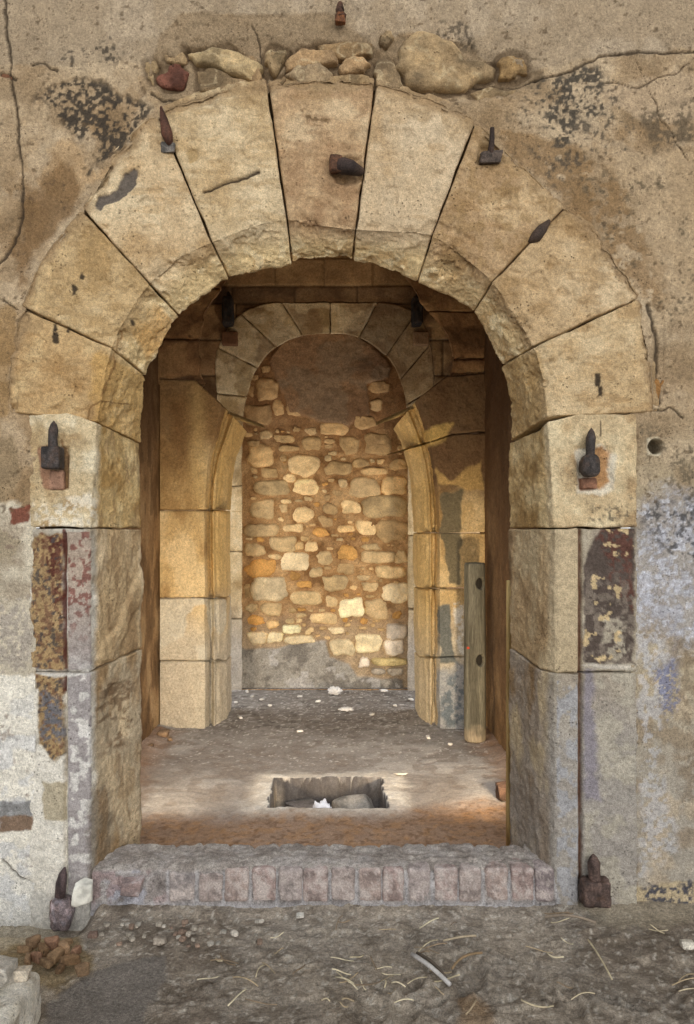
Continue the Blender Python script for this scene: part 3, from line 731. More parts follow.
# ================================================================== GROUND IN FRONT
def ground_color(P):
    r = 1 + P[:, 1] / D
    a = fbm(P, 3.0, 5, 101); b = fbm(P, 14, 4, 102); f = fbm(P, 60, 3, 103)
    col = np.repeat(lin((150, 140, 128))[None], len(P), 0)
    col = mix(col, sstep(.5, .66, a), (166, 154, 139)); col = mix(col, sstep(.5, .36, a), (132, 120, 107))
    col = mix(col, sstep(.54, .66, b), (172, 160, 144), .6); col = mix(col, sstep(.46, .36, b), (116, 104, 90), .6)
    col = mix(col, sstep(.66, .70, f), (196, 188, 176), .7)
    px = CX + P[:, 0] * S / r; py = HY + H * S / r
    slab = blob(px, py, [(48, 1000), (85, 972), (120, 958), (165, 955), (166, 975), (150, 1000), (130, 1060), (40, 1060)], 2, 5, 14)
    col = mix(col, slab, (128, 121, 114), .95)
    col = mix(col, blob(px, py, [(0, 935), (40, 920), (86, 935), (92, 965), (50, 985), (0, 975)], 6, 10, 14), (150, 128, 90), .75)
    col = mix(col, blob(px, py, [(-60, 900), (60, 900), (60, 925), (30, 940), (-60, 950)], 4, 8, 14), (196, 184, 162), .6)
    col = mix(col, blob(px, py, [(460, 1000), (490, 995), (500, 1040), (455, 1040)], 4, 8), (140, 112, 80), .6)
    col = mix(col, blob(px, py, [(570, 898), (690, 890), (694, 920), (600, 925)], 3, 6), (162, 150, 130), .7)
    return col
def axis(parts):
    return np.unique(np.round(np.concatenate([np.arange(a, b + s * .5, s) for a, b, s in parts]), 5))
def build_ground():
    xs = axis([(-6, -1.5, .15), (-1.5, 1.7, .0085), (1.7, 6, .15)]); ys = axis([(-9, -1.3, .15), (-1.3, .06, .0085)])
    X, Y = np.meshgrid(xs, ys, indexing='ij'); P = np.stack([X.ravel(), Y.ravel(), 0 * X.ravel()], 1)
    a = fbm(P, 2.2, 3, 111); w = np.stack([fbm(P, 5, 2, 112), fbm(P, 5, 2, 113), P[:, 2]], 1) * .35
    b = fbm(P + w, 9, 4, 114); rdg = 1 - 2 * abs(fbm(P + w * 1.5, 7, 4, 115) - .5)
    f = fbm(P, 45, 3, 116); f2 = fbm(P, 90, 2, 118)
    r = 1 + P[:, 1] / D; px = CX + P[:, 0] * S / r; py = HY + H * S / r
    rough = .35 + .65 * sstep(250, 420, px) * sstep(915, 960, py)
    rough = rough * (1 - .97 * blob(px, py, [(48, 1000), (85, 972), (120, 958), (165, 955), (166, 975), (150, 1000), (130, 1060), (40, 1060)], 2, 4))
    z = .030 * (a - .5) + rough * (.026 * (b - .5) + .012 * (sstep(.80, .97, rdg) - .3)) + (.007 * (f - .5) + .005 * (f2 - .5)) * (.25 + .75 * rough)
    z = z + .02 * sstep(-.10, .02, P[:, 1]) - .012
    z = z - .105 * sstep(-.93, -1.02, P[:, 0] + .03 * (a - .5)) * sstep(-.26, -.03, P[:, 1])
    # prints and ruts pressed into the dust
    rg = np.random.RandomState(5)
    for k in range(26):
        gx, gy = rg.uniform(-.9, 1.1), rg.uniform(-.75, -.08); an = rg.uniform(0, 3.14)
        u = (P[:, 0] - gx) * math.cos(an) + (P[:, 1] - gy) * math.sin(an); v = -(P[:, 0] - gx) * math.sin(an) + (P[:, 1] - gy) * math.cos(an)
        e = np.sqrt((u / rg.uniform(.06, .15)) ** 2 + (v / rg.uniform(.02, .05)) ** 2) + .5 * (b - .5)
        z = z - rough * (.014 * sstep(1.0, .7, e) - .009 * np.exp(-((e - 1.15) / .22) ** 2))
    for gx, gy in ((200, 985), (182, 990)):                     # treaded footprint
        cx_, cy_, _ = GP(gx, gy); u = P[:, 0] - cx_; v = P[:, 1] - cy_
        e = (u / .075) ** 2 + (v / .06) ** 2
        z = z - .006 * sstep(1.2, .8, e) * (.5 + .5 * np.sin(u * 300 + v * 140))
    P[:, 2] = z
    g = put('ground', P, quads(len(xs), len(ys)), ground_color(P), M['dirt']); tag(g, kind='structure')
    g['label'] = 'grey brown trampled dirt in front of the threshold'
    return g
build_ground()

# ================================================================== INNER FLOOR
XL, XR, YB = -1.309, 1.239, 4.29
PIT = (-.315, .335, 1.12, 1.64)
def build_floor():
    xs = axis([(-1.9, -1.34, .05), (-1.34, 1.28, .0095), (1.28, 1.9, .05)]); ys = axis([(.18, 2.2, .0095), (2.2, 4.6, .018)])
    X, Y = np.meshgrid(xs, ys, indexing='ij'); P = np.stack([X.ravel(), Y.ravel(), 0 * X.ravel()], 1)
    x, y = P[:, 0], P[:, 1]
    wx = .022 * 2 * (fbm(P, 9, 3, 121) - .5); wy = .022 * 2 * (fbm(P, 9, 3, 122) - .5)
    di = np.minimum(np.minimum(x + wx - PIT[0], PIT[1] - x - wx), np.minimum(y + wy - PIT[2], PIT[3] - y - wy))
    a = fbm(P, 2.2, 4, 123); b = fbm(P, 12, 4, 124); f = fbm(P, 45, 3, 125)
    z = .020 * (a - .5) + .008 * (b - .5) + .006 * (f - .5) - .004
    z = z + .012 * sstep(-.22, -.02, di) * (1 + (b - .5))
    front = sstep(1.12, .7, y + .25 * (a - .5))
    z = z + front * (.018 * (b - .5) + .012 * (f - .5))
    # dirt banked against walls
    z = z + .03 * sstep(.16, .0, np.minimum(x - XL, XR - x)) * (y < 2.9) * (.6 + .8 * b)
    z = np.where(di > -.004, z - .30 * sstep(-.004, .012, di) + .02 * (b - .5), z)
    P[:, 2] = z
    col = np.repeat(lin((160, 154, 148))[None], len(P), 0)
    col = mix(col, sstep(.5, .64, a), (176, 170, 164)); col = mix(col, sstep(.5, .36, a), (142, 134, 127)); col = mix(col, sstep(.46, .36, b), (124, 112, 102), .5)
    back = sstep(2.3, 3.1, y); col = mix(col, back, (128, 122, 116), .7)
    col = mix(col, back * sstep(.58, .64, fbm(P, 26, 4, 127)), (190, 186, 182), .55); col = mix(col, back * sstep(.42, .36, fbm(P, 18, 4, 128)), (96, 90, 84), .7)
    col = mix(col, sstep(.69, .73, f) * sstep(1.6, 2.2, y), (214, 210, 204), .8)
    rim = sstep(-.20, -.04, di + .12 * (fbm(P, 6, 4, 129) - .5)) * (di < -.010)
    col = mix(col, rim, (206, 196, 182), .85); col = mix(col, rim * sstep(.52, .62, b), (220, 214, 204), .6)
    rust = sstep(1.16, .86, y + .16 * (fbm(P, 5, 3, 130) - .5) - .22 * sstep(.2, .9, x))  # mask of the warm lamp glow painted into the floor colour
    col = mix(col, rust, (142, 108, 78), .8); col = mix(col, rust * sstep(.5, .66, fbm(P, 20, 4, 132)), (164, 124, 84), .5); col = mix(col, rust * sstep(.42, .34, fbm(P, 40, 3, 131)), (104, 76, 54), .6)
    col = mix(col, sstep(.30, .04, x - XL + .12 * (b - .5)) * (y < 2.8), (140, 100, 64), .6); col = mix(col, sstep(.26, .04, XR - x + .12 * (b - .5)) * (y < 2.8), (140, 100, 64), .6)
    pit = sstep(-.013, -.006, di); col = mix(col, pit, (88, 82, 79), .95); col = mix(col, pit * sstep(.52, .62, fbm(P, 30, 3, 133)), (112, 106, 102), .5)
    col = mix(col, sstep(-.004, .004, di) * sstep(PIT[0] + .07, PIT[0] + .02, x), (186, 170, 148), .9)
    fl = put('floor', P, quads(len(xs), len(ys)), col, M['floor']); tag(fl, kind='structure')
    fl['label'] = 'dusty floor inside the passage with a rectangular pit, warm glow painted in near the threshold'
build_floor()

# ================================================================== INSIDE WALLS
def sheet(name, o, du, dv, nu, nv, colfn, mat, amp=(.02, .008, .003), seed=0, keep=None, parent=None, kind='structure', label=None, inward=None):
    o, du, dv = map(lambda q: np.array(q, float), (o, du, dv))
    U, V = np.meshgrid(np.linspace(0, 1, nu), np.linspace(0, 1, nv), indexing='ij')
    P = o + U.reshape(-1, 1) * du + V.reshape(-1, 1) * dv
    n = np.cross(du, dv); n /= np.linalg.norm(n)
    if inward is not None and n @ np.array(inward) < 0: n = -n
    d = amp[0] * 2 * (fbm(P, 2, 3, seed) - .5) + amp[1] * 2 * (fbm(P, 10, 4, seed + 1) - .5) + amp[2] * 2 * (fbm(P, 40, 3, seed + 2) - .5)
    F = quads(nu, nv)
    if keep is not None:
        k = keep(P); F = F[k[F].all(1)]
    col, rel = colfn(P) if colfn.__code__.co_argcount == 1 else colfn(P, n)
    P = P + n * (d + rel)[:, None]
    u = np.zeros(len(P), bool); u[F.ravel()] = True; ix = np.cumsum(u) - 1
    ob = put(name, P[u], ix[F], col[u], mat, parent)
    if parent is None: tag(ob, kind=kind)
    if label: ob['label'] = label
    return ob
def ashlar(P, ax, hs, lens, seed, base, dk, lt, joint=.012):
    """coursed masonry: colour per block and joint relief; ax = horizontal coordinate"""
    z = P[:, 2] + .012 * (fbm(P, 5, 2, seed) - .5); h = np.asarray(hs); row = np.clip(np.searchsorted(h, z) - 1, 0, len(h) - 2)
    L = np.asarray(lens)[row % len(lens)]
    u = ax + row * .37 + .012 * (fbm(P, 5, 2, seed + 1) - .5) + 50; c = np.floor(u / L); fx = (u - c * L)
    dj = np.minimum(np.minimum(fx, L - fx), np.minimum(z - h[row], h[np.minimum(row + 1, len(h) - 1)] - z))
    t = _h(c.astype(np.int64), row.astype(np.int64), row * 0, seed)
    col = mottled(P, base, dk, lt, 5, seed + 2)
    col = col * (.8 + .4 * t)[:, None]
    g = sstep(joint, joint * .3, dj + .006 * (fbm(P, 30, 2, seed + 3) - .5))
    col = mix(col, g, tuple(int(v * .5) for v in dk), .75)
    return col, -.012 * g + (t - .5) * .010
def side_col(P):
    q = P * np.array([1, 1, .45])
    col = mottled(q, (150, 121, 88), (118, 92, 64), (170, 143, 108), 6, 141)
    col = mix(col, sstep(.58, .66, fbm(q, 12, 4, 142)), (96, 74, 52), .6)
    col = mix(col, sstep(1.7, 2.6, P[:, 2]), (104, 80, 58), .7)  # shade painted in: darker overhead, and darker again on the right wall
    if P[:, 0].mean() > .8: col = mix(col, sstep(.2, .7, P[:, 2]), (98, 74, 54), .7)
    return col, .008 * (fbm(q, 20, 3, 143) - .5)
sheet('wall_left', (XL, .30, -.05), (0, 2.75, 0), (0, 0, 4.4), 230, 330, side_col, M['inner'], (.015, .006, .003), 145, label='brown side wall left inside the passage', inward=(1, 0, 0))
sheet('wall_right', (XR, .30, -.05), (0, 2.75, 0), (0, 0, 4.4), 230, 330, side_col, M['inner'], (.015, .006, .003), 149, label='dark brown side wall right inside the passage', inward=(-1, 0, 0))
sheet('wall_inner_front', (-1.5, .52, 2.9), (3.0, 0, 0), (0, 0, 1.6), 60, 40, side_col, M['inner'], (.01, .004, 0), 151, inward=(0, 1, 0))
# vault
def build_vault():
    nu, nv = 90, 200; th = np.linspace(0, math.pi, nu); ys = np.linspace(.40, 4.5, nv)
    cx, hw, sp, rise = (XL + XR) / 2, (XR - XL) / 2 + .06, 3.05, 1.16
    T, Y = np.meshgrid(th, ys, indexing='ij')
    P = np.stack([cx - hw * np.cos(T), Y, sp + rise * np.sin(T) ** .9], -1).reshape(-1, 3)
    u = T.ravel() * hw
    row = np.floor(Y.ravel() / .38); L = .34; uu = u + row * .17; c = np.floor(uu / L)
    dj = np.minimum(np.minimum(uu - c * L, (c + 1) * L - uu), np.minimum(Y.ravel() - row * .38, (row + 1) * .38 - Y.ravel()))
    g = sstep(.016, .004, dj + .01 * (fbm(P, 20, 2, 3) - .5))
    n = np.stack([cx - P[:, 0], 0 * u, sp - P[:, 2] - .2], 1); n /= np.linalg.norm(n, axis=1, keepdims=True)
    P = P + n * (.03 * (fbm(P, 4, 4, 161) - .5) - .015 * g + .02 * (_h(c.astype(np.int64), row.astype(np.int64), 0 * row.astype(np.int64), 9) - .5))[:, None]
    col = mottled(P, (138, 108, 78), (104, 80, 58), (164, 134, 98), 5, 163); col = mix(col, g, (60, 46, 34), .8)
    F = quads(nu, nv); hole = (abs(P[:, 0]) < .55) & (P[:, 1] > .62) & (P[:, 1] < 1.25); F = F[~hole[F].any(1)]  # opening added for the roof fill light, out of view
    o = put('ceiling', P, F, col, M['inner']); tag(o, kind='structure'); o['label'] = 'dark rough stone vault over the passage'
build_vault()
# wall at the back, round the blind arch
def bz(py): return W(0, py, YB)[2]
def bx(px): return W(px, 0, YB)[0]
BARC_IN = [(242, 692), (242, 600), (242, 520), (242, 440), (246, 400), (256, 370), (272, 350), (295, 338), (316, 334), (345, 334), (368, 342), (390, 360), (402, 385), (407, 410), (408, 440), (408, 520), (408, 600), (408, 692)]
BARC_OUT = [(228, 692), (228, 600), (226, 520), (219, 440), (217, 398), (217, 352), (236, 318), (266, 304), (308, 303), (352, 303), (392, 304), (420, 318), (432, 352), (433, 398), (430, 440), (421, 520), (418, 600), (418, 692)]
BHOLE = [(bx(a), bz(b)) for a, b in BARC_OUT]
def back_col(P):
    hs = [-.1, .35, .8, 1.2, 1.6, 2.0, 2.35, 2.7, 3.02, 3.36, 3.71, 3.88, 4.15, 4.6]
    col, rel = ashlar(P, P[:, 0], hs, (.52, .43, .6, .47), 171, (150, 120, 88), (112, 86, 60), (176, 146, 108))
    dark = sstep(3.70, 3.72, P[:, 2]) * sstep(3.89, 3.87, P[:, 2])
    col = mix(col, dark, (104, 82, 62), .5)
    col = mix(col, sstep(3.86, 3.9, P[:, 2]), (186, 152, 108), .5); pass
    return col, rel
sheet('wall_back', (-1.7, YB + .02, -.05), (3.4, 0, 0), (0, 0, 4.5), 290, 400, back_col, M['inner'], (.012, .006, .003), 175,
      keep=lambda P: sd(P[:, 0], P[:, 2], BHOLE) < .03, label='coursed stone wall at the back above and beside the blind arch', inward=(0, -1, 0))
# side bays between piers and back wall, with doorways added for fill light
for s, nm in ((-1, 'wall_bay_left'), (1, 'wall_bay_right')):
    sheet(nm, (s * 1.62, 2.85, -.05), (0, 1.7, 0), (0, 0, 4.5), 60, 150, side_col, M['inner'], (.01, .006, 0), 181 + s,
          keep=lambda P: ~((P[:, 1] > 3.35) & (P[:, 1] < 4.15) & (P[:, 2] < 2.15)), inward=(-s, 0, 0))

# ================================================================== BLIND ARCH AT THE BACK
barch = thing('blind_arch', 'inner round arch of ashlar blocks framing the rubble blocking at the back', 'arch', (bx(325), YB, 0))
BROWS = [[W(o[0], o[1], YB + .06), W(o[0], o[1], YB), W(i[0], i[1], YB), W(i[0], i[1], YB + .03), W(i[0], i[1], YB + .22)] for o, i in zip(BARC_OUT, BARC_IN)]
def barch_color(k):
    def f(P):
        t = (.86, 1.0, 1.08, .94, 1.04)[k % 5]
        hi = sstep(2.0, 3.2, P[:, 2])
        col = mottled(P, (196, 172, 132), (164, 138, 98), (212, 192, 156), 6, 600 + k) * t
        col = mix(col, hi * sstep(.48, .6, fbm(P, 5, 4, 620)), (140, 112, 82), .6)
        col = mix(col, sstep(1.0, .3, P[:, 2]), (178, 174, 170), .7)
        if k in (5, 6, 7, 8, 9): col = mix(col, sstep(.46, .56, fbm(P, 6, 3, 621)), (216, 196, 160), .8)
        if k >= 10: col = mix(col, hi * 1.0, (128, 102, 76), .5)
        return col
    return f
BCUT = [0, .8, 1.6, 2.4, 3.2, 4.1, 5.1, 6.2, 7.4, 8.5, 9.6, 10.8, 11.8, 12.8, 13.8, 15.2, 16.1, 17]
for k in range(len(BCUT) - 1):
    block('voussoir' if 4 <= k <= 13 else 'jamb_stone', BROWS, BCUT[k], BCUT[k + 1], M['inner'], barch, barch_color(k), .014, .003, .010, (.006, .003, .002), 51 + k, jag=(2, .012, 16))
BC = [[W(i[0] + (o[0] - i[0]) * 1.25, i[1] + (o[1] - i[1]) * 1.25, YB + .07), W(i[0] + (o[0] - i[0]) * .2, i[1] + (o[1] - i[1]) * .2, YB + .07), W(i[0] + (o[0] - i[0]) * .2, i[1] + (o[1] - i[1]) * .2, YB + .25)] for o, i in zip(BARC_OUT, BARC_IN)]
block('mortar_core', BC, 0, 17, M['mortar'], barch, flat_color((84, 66, 46), (50, 40, 30), (110, 88, 62)), .04, 0, .001, (.002, .001, 0), 6)

# ================================================================== RUBBLE BLOCKING
YR = YB + .15
ZS = 2.768
def rz(X, Y): return W(230 + X / ZS, 320 + Y / ZS, YR)
def infill_col(P):
    r = 1 + YR / D; px = CX + P[:, 0] * S / r; py = HY - (P[:, 2] - H) * S / r
    X = (px - 230) * ZS; Y = (py - 320) * ZS
    col = mottled(P, (170, 134, 92), (136, 102, 66), (190, 156, 112), 9, 191)
    col = mix(col, sstep(420, 240, Y), (132, 98, 68), .8)  # shade over the upper blocking painted into the mortar colour
    pl = blob(X, Y, PLAST, 4, 9, 40)
    col = mix(col, pl, (138, 108, 80)); col = mix(col, pl * sstep(.5, .6, fbm(P, 3, 3, 193)), (118, 90, 66), .8); col = mix(col, pl * sstep(.54, .64, fbm(P, 4.1, 3, 194)), (128, 112, 92), .5)
    gp = blob(X, Y, GRAYP, 4, 6, 40)
    col = mix(col, gp, (164, 158, 148)); col = mix(col, gp * sstep(.52, .6, fbm(P, 6, 4, 195)), (122, 116, 108), .8); col = mix(col, gp * sstep(.60, .66, fbm(P, 9, 4, 196)), (196, 192, 188), .7)
    col = mix(col, (1 - gp) * sstep(760, 900, Y), (186, 170, 146), .7)
    return col, .035 * pl + .03 * gp + .012 * (fbm(P, 14, 4, 197) - .5)
PLAST = [(128, 165), (104, 112), (150, 60), (230, 30), (340, 35), (410, 80), (446, 130), (440, 160), (380, 180), (385, 260), (330, 292), (268, 286), (225, 268), (165, 255), (150, 215)]
GRAYP = [(20, 905), (120, 908), (200, 890), (268, 882), (278, 930), (330, 950), (352, 985), (480, 992), (480, 1060), (20, 1060)]
infill = sheet('wall_infill', rz(10, 1060), np.array(rz(520, 1060)) - np.array(rz(10, 1060)), np.array(rz(10, 10)) - np.array(rz(10, 1060)), 150, 300, infill_col, M['mortar'], (.012, .010, .005), 199,
               label='rubble stone blocking of the blind arch, rough plaster above and grey render at its foot', inward=(0, -1, 0))
T, B_, O_, Wt, Gy = (206, 173, 124), (220, 191, 143), (196, 150, 88), (236, 215, 174), (214, 200, 180)
STONES = [(105, 192, 62, 60, 'r', T), (68, 160, 25, 20, 'o', T), (100, 137, 26, 20, 'o', T), (75, 265, 78, 58, 'r', T), (135, 243, 30, 40, 'r', T), (176, 242, 36, 38, 'r', T), (56, 196, 26, 34, 'o', T), (100, 316, 28, 22, 'o', B_),
    (150, 328, 58, 22, 'i', T), (85, 375, 70, 58, 'r', T), (160, 356, 66, 18, 'i', T), (226, 342, 56, 36, 'i', T), (286, 300, 76, 38, 'i', T), (208, 402, 92, 60, 'o', B_), (108, 425, 50, 30, 'o', T), (168, 436, 35, 26, 'o', B_),
    (116, 465, 100, 42, 'o', B_), (210, 462, 70, 44, 'o', B_), (300, 412, 66, 40, 'i', T), (372, 461, 90, 55, 'o', B_), (455, 457, 66, 54, 'r', T), (408, 342, 84, 64, 'i', T), (333, 346, 56, 56, 'i', T), (374, 284, 74, 36, 'i', T),
    (415, 186, 60, 34, 'o', T), (405, 240, 38, 34, 'r', B_), (362, 396, 44, 26, 'o', T), (398, 420, 66, 20, 'i', T), (466, 400, 50, 34, 'i', T), (88, 525, 76, 54, 'i', B_), (148, 522, 28, 22, 'o', B_), (205, 538, 58, 42, 'o', B_),
    (335, 517, 58, 38, 'r', B_), (428, 515, 126, 62, 'r', B_), (88, 582, 92, 36, 'r', B_), (178, 575, 52, 26, 'i', B_), (265, 560, 36, 28, 'i', T), (275, 522, 42, 36, 'i', T), (320, 577, 42, 24, 'i', T), (376, 575, 52, 42, 'r', B_),
    (450, 583, 88, 60, 'r', T), (72, 635, 60, 38, 'i', B_), (150, 620, 76, 46, 'i', B_), (225, 628, 36, 27, 'r', B_), (190, 626, 26, 22, 'o', T), (252, 588, 50, 26, 'i', O_), (88, 688, 92, 54, 'i', O_), (124, 656, 36, 15, 'o', B_),
    (180, 668, 78, 50, 'r', Wt), (260, 660, 44, 40, 'o', B_), (325, 645, 54, 40, 'i', O_), (390, 628, 54, 24, 'i', B_), (412, 657, 92, 34, 'r', B_), (472, 658, 36, 32, 'r', B_), (320, 687, 56, 34, 'o', T), (182, 708, 36, 24, 'o', O_),
    (238, 698, 38, 28, 'o', B_), (445, 698, 88, 34, 'r', B_), (108, 745, 102, 66, 'r', Wt), (206, 731, 44, 20, 'i', O_), (290, 730, 76, 48, 'i', B_), (368, 713, 36, 18, 'o', B_), (386, 738, 50, 30, 'i', B_), (458, 757, 78, 52, 'r', Wt),
    (215, 770, 86, 46, 'i', B_), (282, 780, 34, 32, 'o', B_), (58, 796, 34, 25, 'o', B_), (115, 800, 66, 44, 'i', B_), (335, 797, 68, 54, 'r', Wt), (408, 800, 60, 48, 'i', B_), (48, 752, 18, 40, 'r', T), (70, 830, 46, 28, 'i', O_),
    (165, 832, 30, 18, 'o', B_), (170, 855, 50, 24, 'r', Wt), (255, 826, 76, 34, 'i', B_), (75, 880, 60, 36, 'i', Wt), (127, 878, 42, 28, 'r', Wt), (192, 884, 90, 26, 'i', Wt), (295, 858, 46, 18, 'o', Wt), (312, 905, 66, 46, 'r', Wt),
    (384, 894, 78, 52, 'r', Wt), (458, 858, 66, 46, 'i', Gy), (455, 905, 56, 44, 'r', Gy), (440, 945, 100, 22, 'r', (204, 184, 132)), (370, 945, 30, 34, 'i', Gy), (412, 972, 40, 22, 'o', Gy), (458, 972, 46, 22, 'r', Gy), (66, 342, 30, 18, 'o', T)]
def build_stones():
    rg = np.random.RandomState(3); occ = [(x, y, w, h) for x, y, w, h, _, _ in STONES]
    extra = []
    for k in range(4000):
        X, Y = rg.uniform(48, 484), rg.uniform(300, 880); w = rg.uniform(10, 34); h = w * rg.uniform(.45, .8)
        if all(abs(X - a) > (w + c) / 2 + 1 or abs(Y - b) > (h + d) / 2 + 1 for a, b, c, d in occ):
            occ.append((X, Y, w, h)); extra.append((X, Y, w, h, 'o', [T, B_, T, B_, T, O_][rg.randint(6)]))
        if len(extra) > 90: break
    big, small = [], []
    for k, (X, Y, w, h, sh, c) in enumerate(STONES + extra):
        n = {'r': 18, 'o': 14, 'i': 9}[sh]; pts = []
        for q in range(n):
            th = 2 * math.pi * (q + .5) / n; e = {'r': .30, 'o': .75, 'i': .6}[sh]
            cx, sx = math.cos(th), math.sin(th)
            ux = abs(cx) ** e * np.sign(cx); uy = abs(sx) ** e * np.sign(sx)
            if sh == 'r': m = max(abs(cx), abs(sx)); ux, uy = cx / m, sx / m; l = (abs(ux) ** 6 + abs(uy) ** 6) ** (1 / 6); ux, uy = ux / l, uy / l
            j = 1.04 + {'r': .16, 'o': .26, 'i': .42}[sh] * (rg.rand() - .5)
            p = rz(X + ux * w / 2 * j, Y + uy * h / 2 * j); pts.append((p[0], p[2]))
        V, F = dome(pts, YR + .005, .018 + .02 * rg.rand() + (.010 if w > 60 else 0) + (.022 if Y > 840 else 0), 700 + k, .010, 40, 9, 7, .05, .022)
        tnt = .86 + .26 * rg.rand(); cc = tuple(min(250, int(v * tnt)) for v in c)
        col = mottled(V, cc, tuple(int(.9 * v) for v in cc), tuple(min(255, int(1.08 * v)) for v in cc), 9, 800 + k)
        col = mix(col, np.full(len(V), sstep(420, 200, np.array([Y]))[0]), (156, 122, 88), .55)  # same upper shade painted into the stones
        (big if k < len(STONES) else small).append((V, F, col))
    for V, F, col in big: put('rubble_stone', V, F, col, M['rubble'], infill)
    V, F, C = joinm(small); o = put('stone_packing', V, F, C, M['rubble'], infill); o['kind'] = 'stuff'
build_stones()

# ================================================================== PIERS WITH BROKEN ARCH SPRINGERS
YP, YQ = 2.87, 3.23
def pier(side):
    # rows from the floor up: wall edge, face, arris, foot of the roll, nose of the roll, inner edge, back
    rows = []
    if side < 0:
        T_ = [(736, 160, 185, 205, 211, 214, 227), (700, 160, 185, 205, 211, 214, 227), (661, 160, 185, 205, 211, 214, 227), (630, 160, 185, 205, 211, 214, 227), (598, 160, 185, 205, 211, 214, 226.5), (552, 160, 184, 204, 210, 213, 226), (510, 160, 184, 204, 210, 213, 226),
              (480, 160, 184, 206, 212, 215, 228), (456, 160, 186, 209, 216, 219, 232)]
        tops = [(160, 378), (195, 379), (222, 404), (230, 411), (234, 415), (243.5, 427)]
        mids = [(160, 415), (188, 415), (215, 434), (222, 436), (226, 438), (238, 440)]
    else:
        T_ = [(736, 486, 458, 440, 434, 431, 419), (700, 486, 458, 440, 434, 431, 419), (657, 486, 458, 440, 434, 431, 419), (630, 486, 458, 440, 434, 431, 418), (598, 486, 458, 440, 434, 431, 418), (550, 486, 458, 440, 434, 431, 417), (533, 486, 458, 440, 434, 431, 417),
              (490, 486, 458, 438, 432, 429, 415.5), (462, 486, 456, 434, 428, 425, 411)]
        tops = [(486, 372), (446, 376), (420, 396), (410, 406), (407, 410), (396, 424)]
        mids = [(486, 412), (452, 415), (428, 428), (420, 432), (417, 434), (404, 438)]
    ys = [YP, YP, YP, YP + .17, YP + .09, YQ]
    def full(pts):
        p = [W(a, b, y) for (a, b), y in zip(pts, ys)]
        i = p[-1]; w = p[0]
        return p + [(i[0] - side * -.0, YQ + .3, i[2]), (i[0] + side * .14, YQ + .33, i[2])]
    for py, *xs in T_: rows.append(full([(x, py) for x in xs]))
    rows.append(full(mids)); rows.append(full(tops))
    for r in range(3):                                             # foot stands on the floor
        pass
    for q in range(len(rows[0])): rows[0][q] = (rows[0][q][0], rows[0][q][1], -.03)
    for r, z in ((1, .22),): rows[r] = [(a, b, z) for a, b, _ in rows[r]]
    return rows
def pier_color(side, k):
    def f(P):
        z = P[:, 2]; x = P[:, 0]
        col = mottled(P * np.array([1, 1, .5]), (198, 170, 122), (166, 136, 92), (214, 190, 146), 6, 650 + k + side)
        col = mix(col, sstep(1.1, .6, z + .3 * (fbm(P, 3, 3, 651) - .5)), (184, 175, 158), .9)
        roll = (P[:, 1] > YP + .085) & (abs(x) < .945)
        if side < 0:
            col = mix(col, sstep(2.0, 2.35, z + .5 * (fbm(P, 3, 4, 652) - .5)), (124, 92, 60), .8)  # shade on the upper pier painted into the stone colour
            col = mix(col, np.exp(-((x + 1.0 - .0 * z) / .07) ** 2) * sstep(1.5, 1.9, z) * sstep(2.9, 2.5, z), (200, 172, 120), .6)
            if k == 1: col = mix(col, sstep(.46, .56, fbm(P, 4, 3, 653)), (196, 190, 174), .8)
            col = mix(col, roll * sstep(.9, 1.3, z), (216, 184, 122), .6)  # lamp light on the roll painted in as gold
        else:
            pxx = CX + x * S / (1 + YP / D); pyy = HY - (z - H) * S / (1 + YP / D)
            col = mix(col, (~roll) * sstep(1.75, 1.95, z + .3 * (fbm(P, 4, 4, 654) - .5)), (104, 80, 60), .9)  # upper shade painted in here too, leaving out the roll
            col = mix(col, blob(pxx, pyy, [(424, 428), (452, 424), (446, 440), (420, 450), (412, 436)], 2, 4), (212, 182, 116), .9)
            col = mix(col, (~roll) * blob(pxx, pyy, [(436, 470), (450, 480), (482, 460), (484, 490), (455, 486), (438, 484)], 1.5, 4), (190, 160, 106), .9)
            col = mix(col, (~roll) * blob(pxx, pyy, [(441, 494), (462, 490), (462, 530), (460, 585), (450, 582), (446, 560), (441, 530)], 1.2, 3, 9), (112, 104, 84), .95)
            col = mix(col, (~roll) * blob(pxx, pyy, [(439, 606), (450, 604), (452, 640), (458, 664), (441, 662)], 1.2, 3, 9), (104, 108, 106), .95)
            col = mix(col, (~roll) * blob(pxx, pyy, [(434, 668), (486, 660), (486, 740), (434, 740)], 4, 8, 14), (150, 154, 160), .85)
            col = mix(col, (~roll) * blob(pxx, pyy, [(440, 690), (462, 668), (466, 720), (444, 730)], 3, 6, 10, .5), (96, 108, 118), .8)
            col = mix(col, (~roll) * blob(pxx, pyy, [(452, 600), (464, 604), (464, 660), (456, 640)], 2, 4, 9, .45), (214, 212, 206), .8)
            col = mix(col, roll * 1.0, (216, 186, 126), .6); col = mix(col, roll * sstep(.9, .2, z), (196, 182, 156), .7)  # roll painted lamp-lit gold, paler at the foot
        return col
    return f
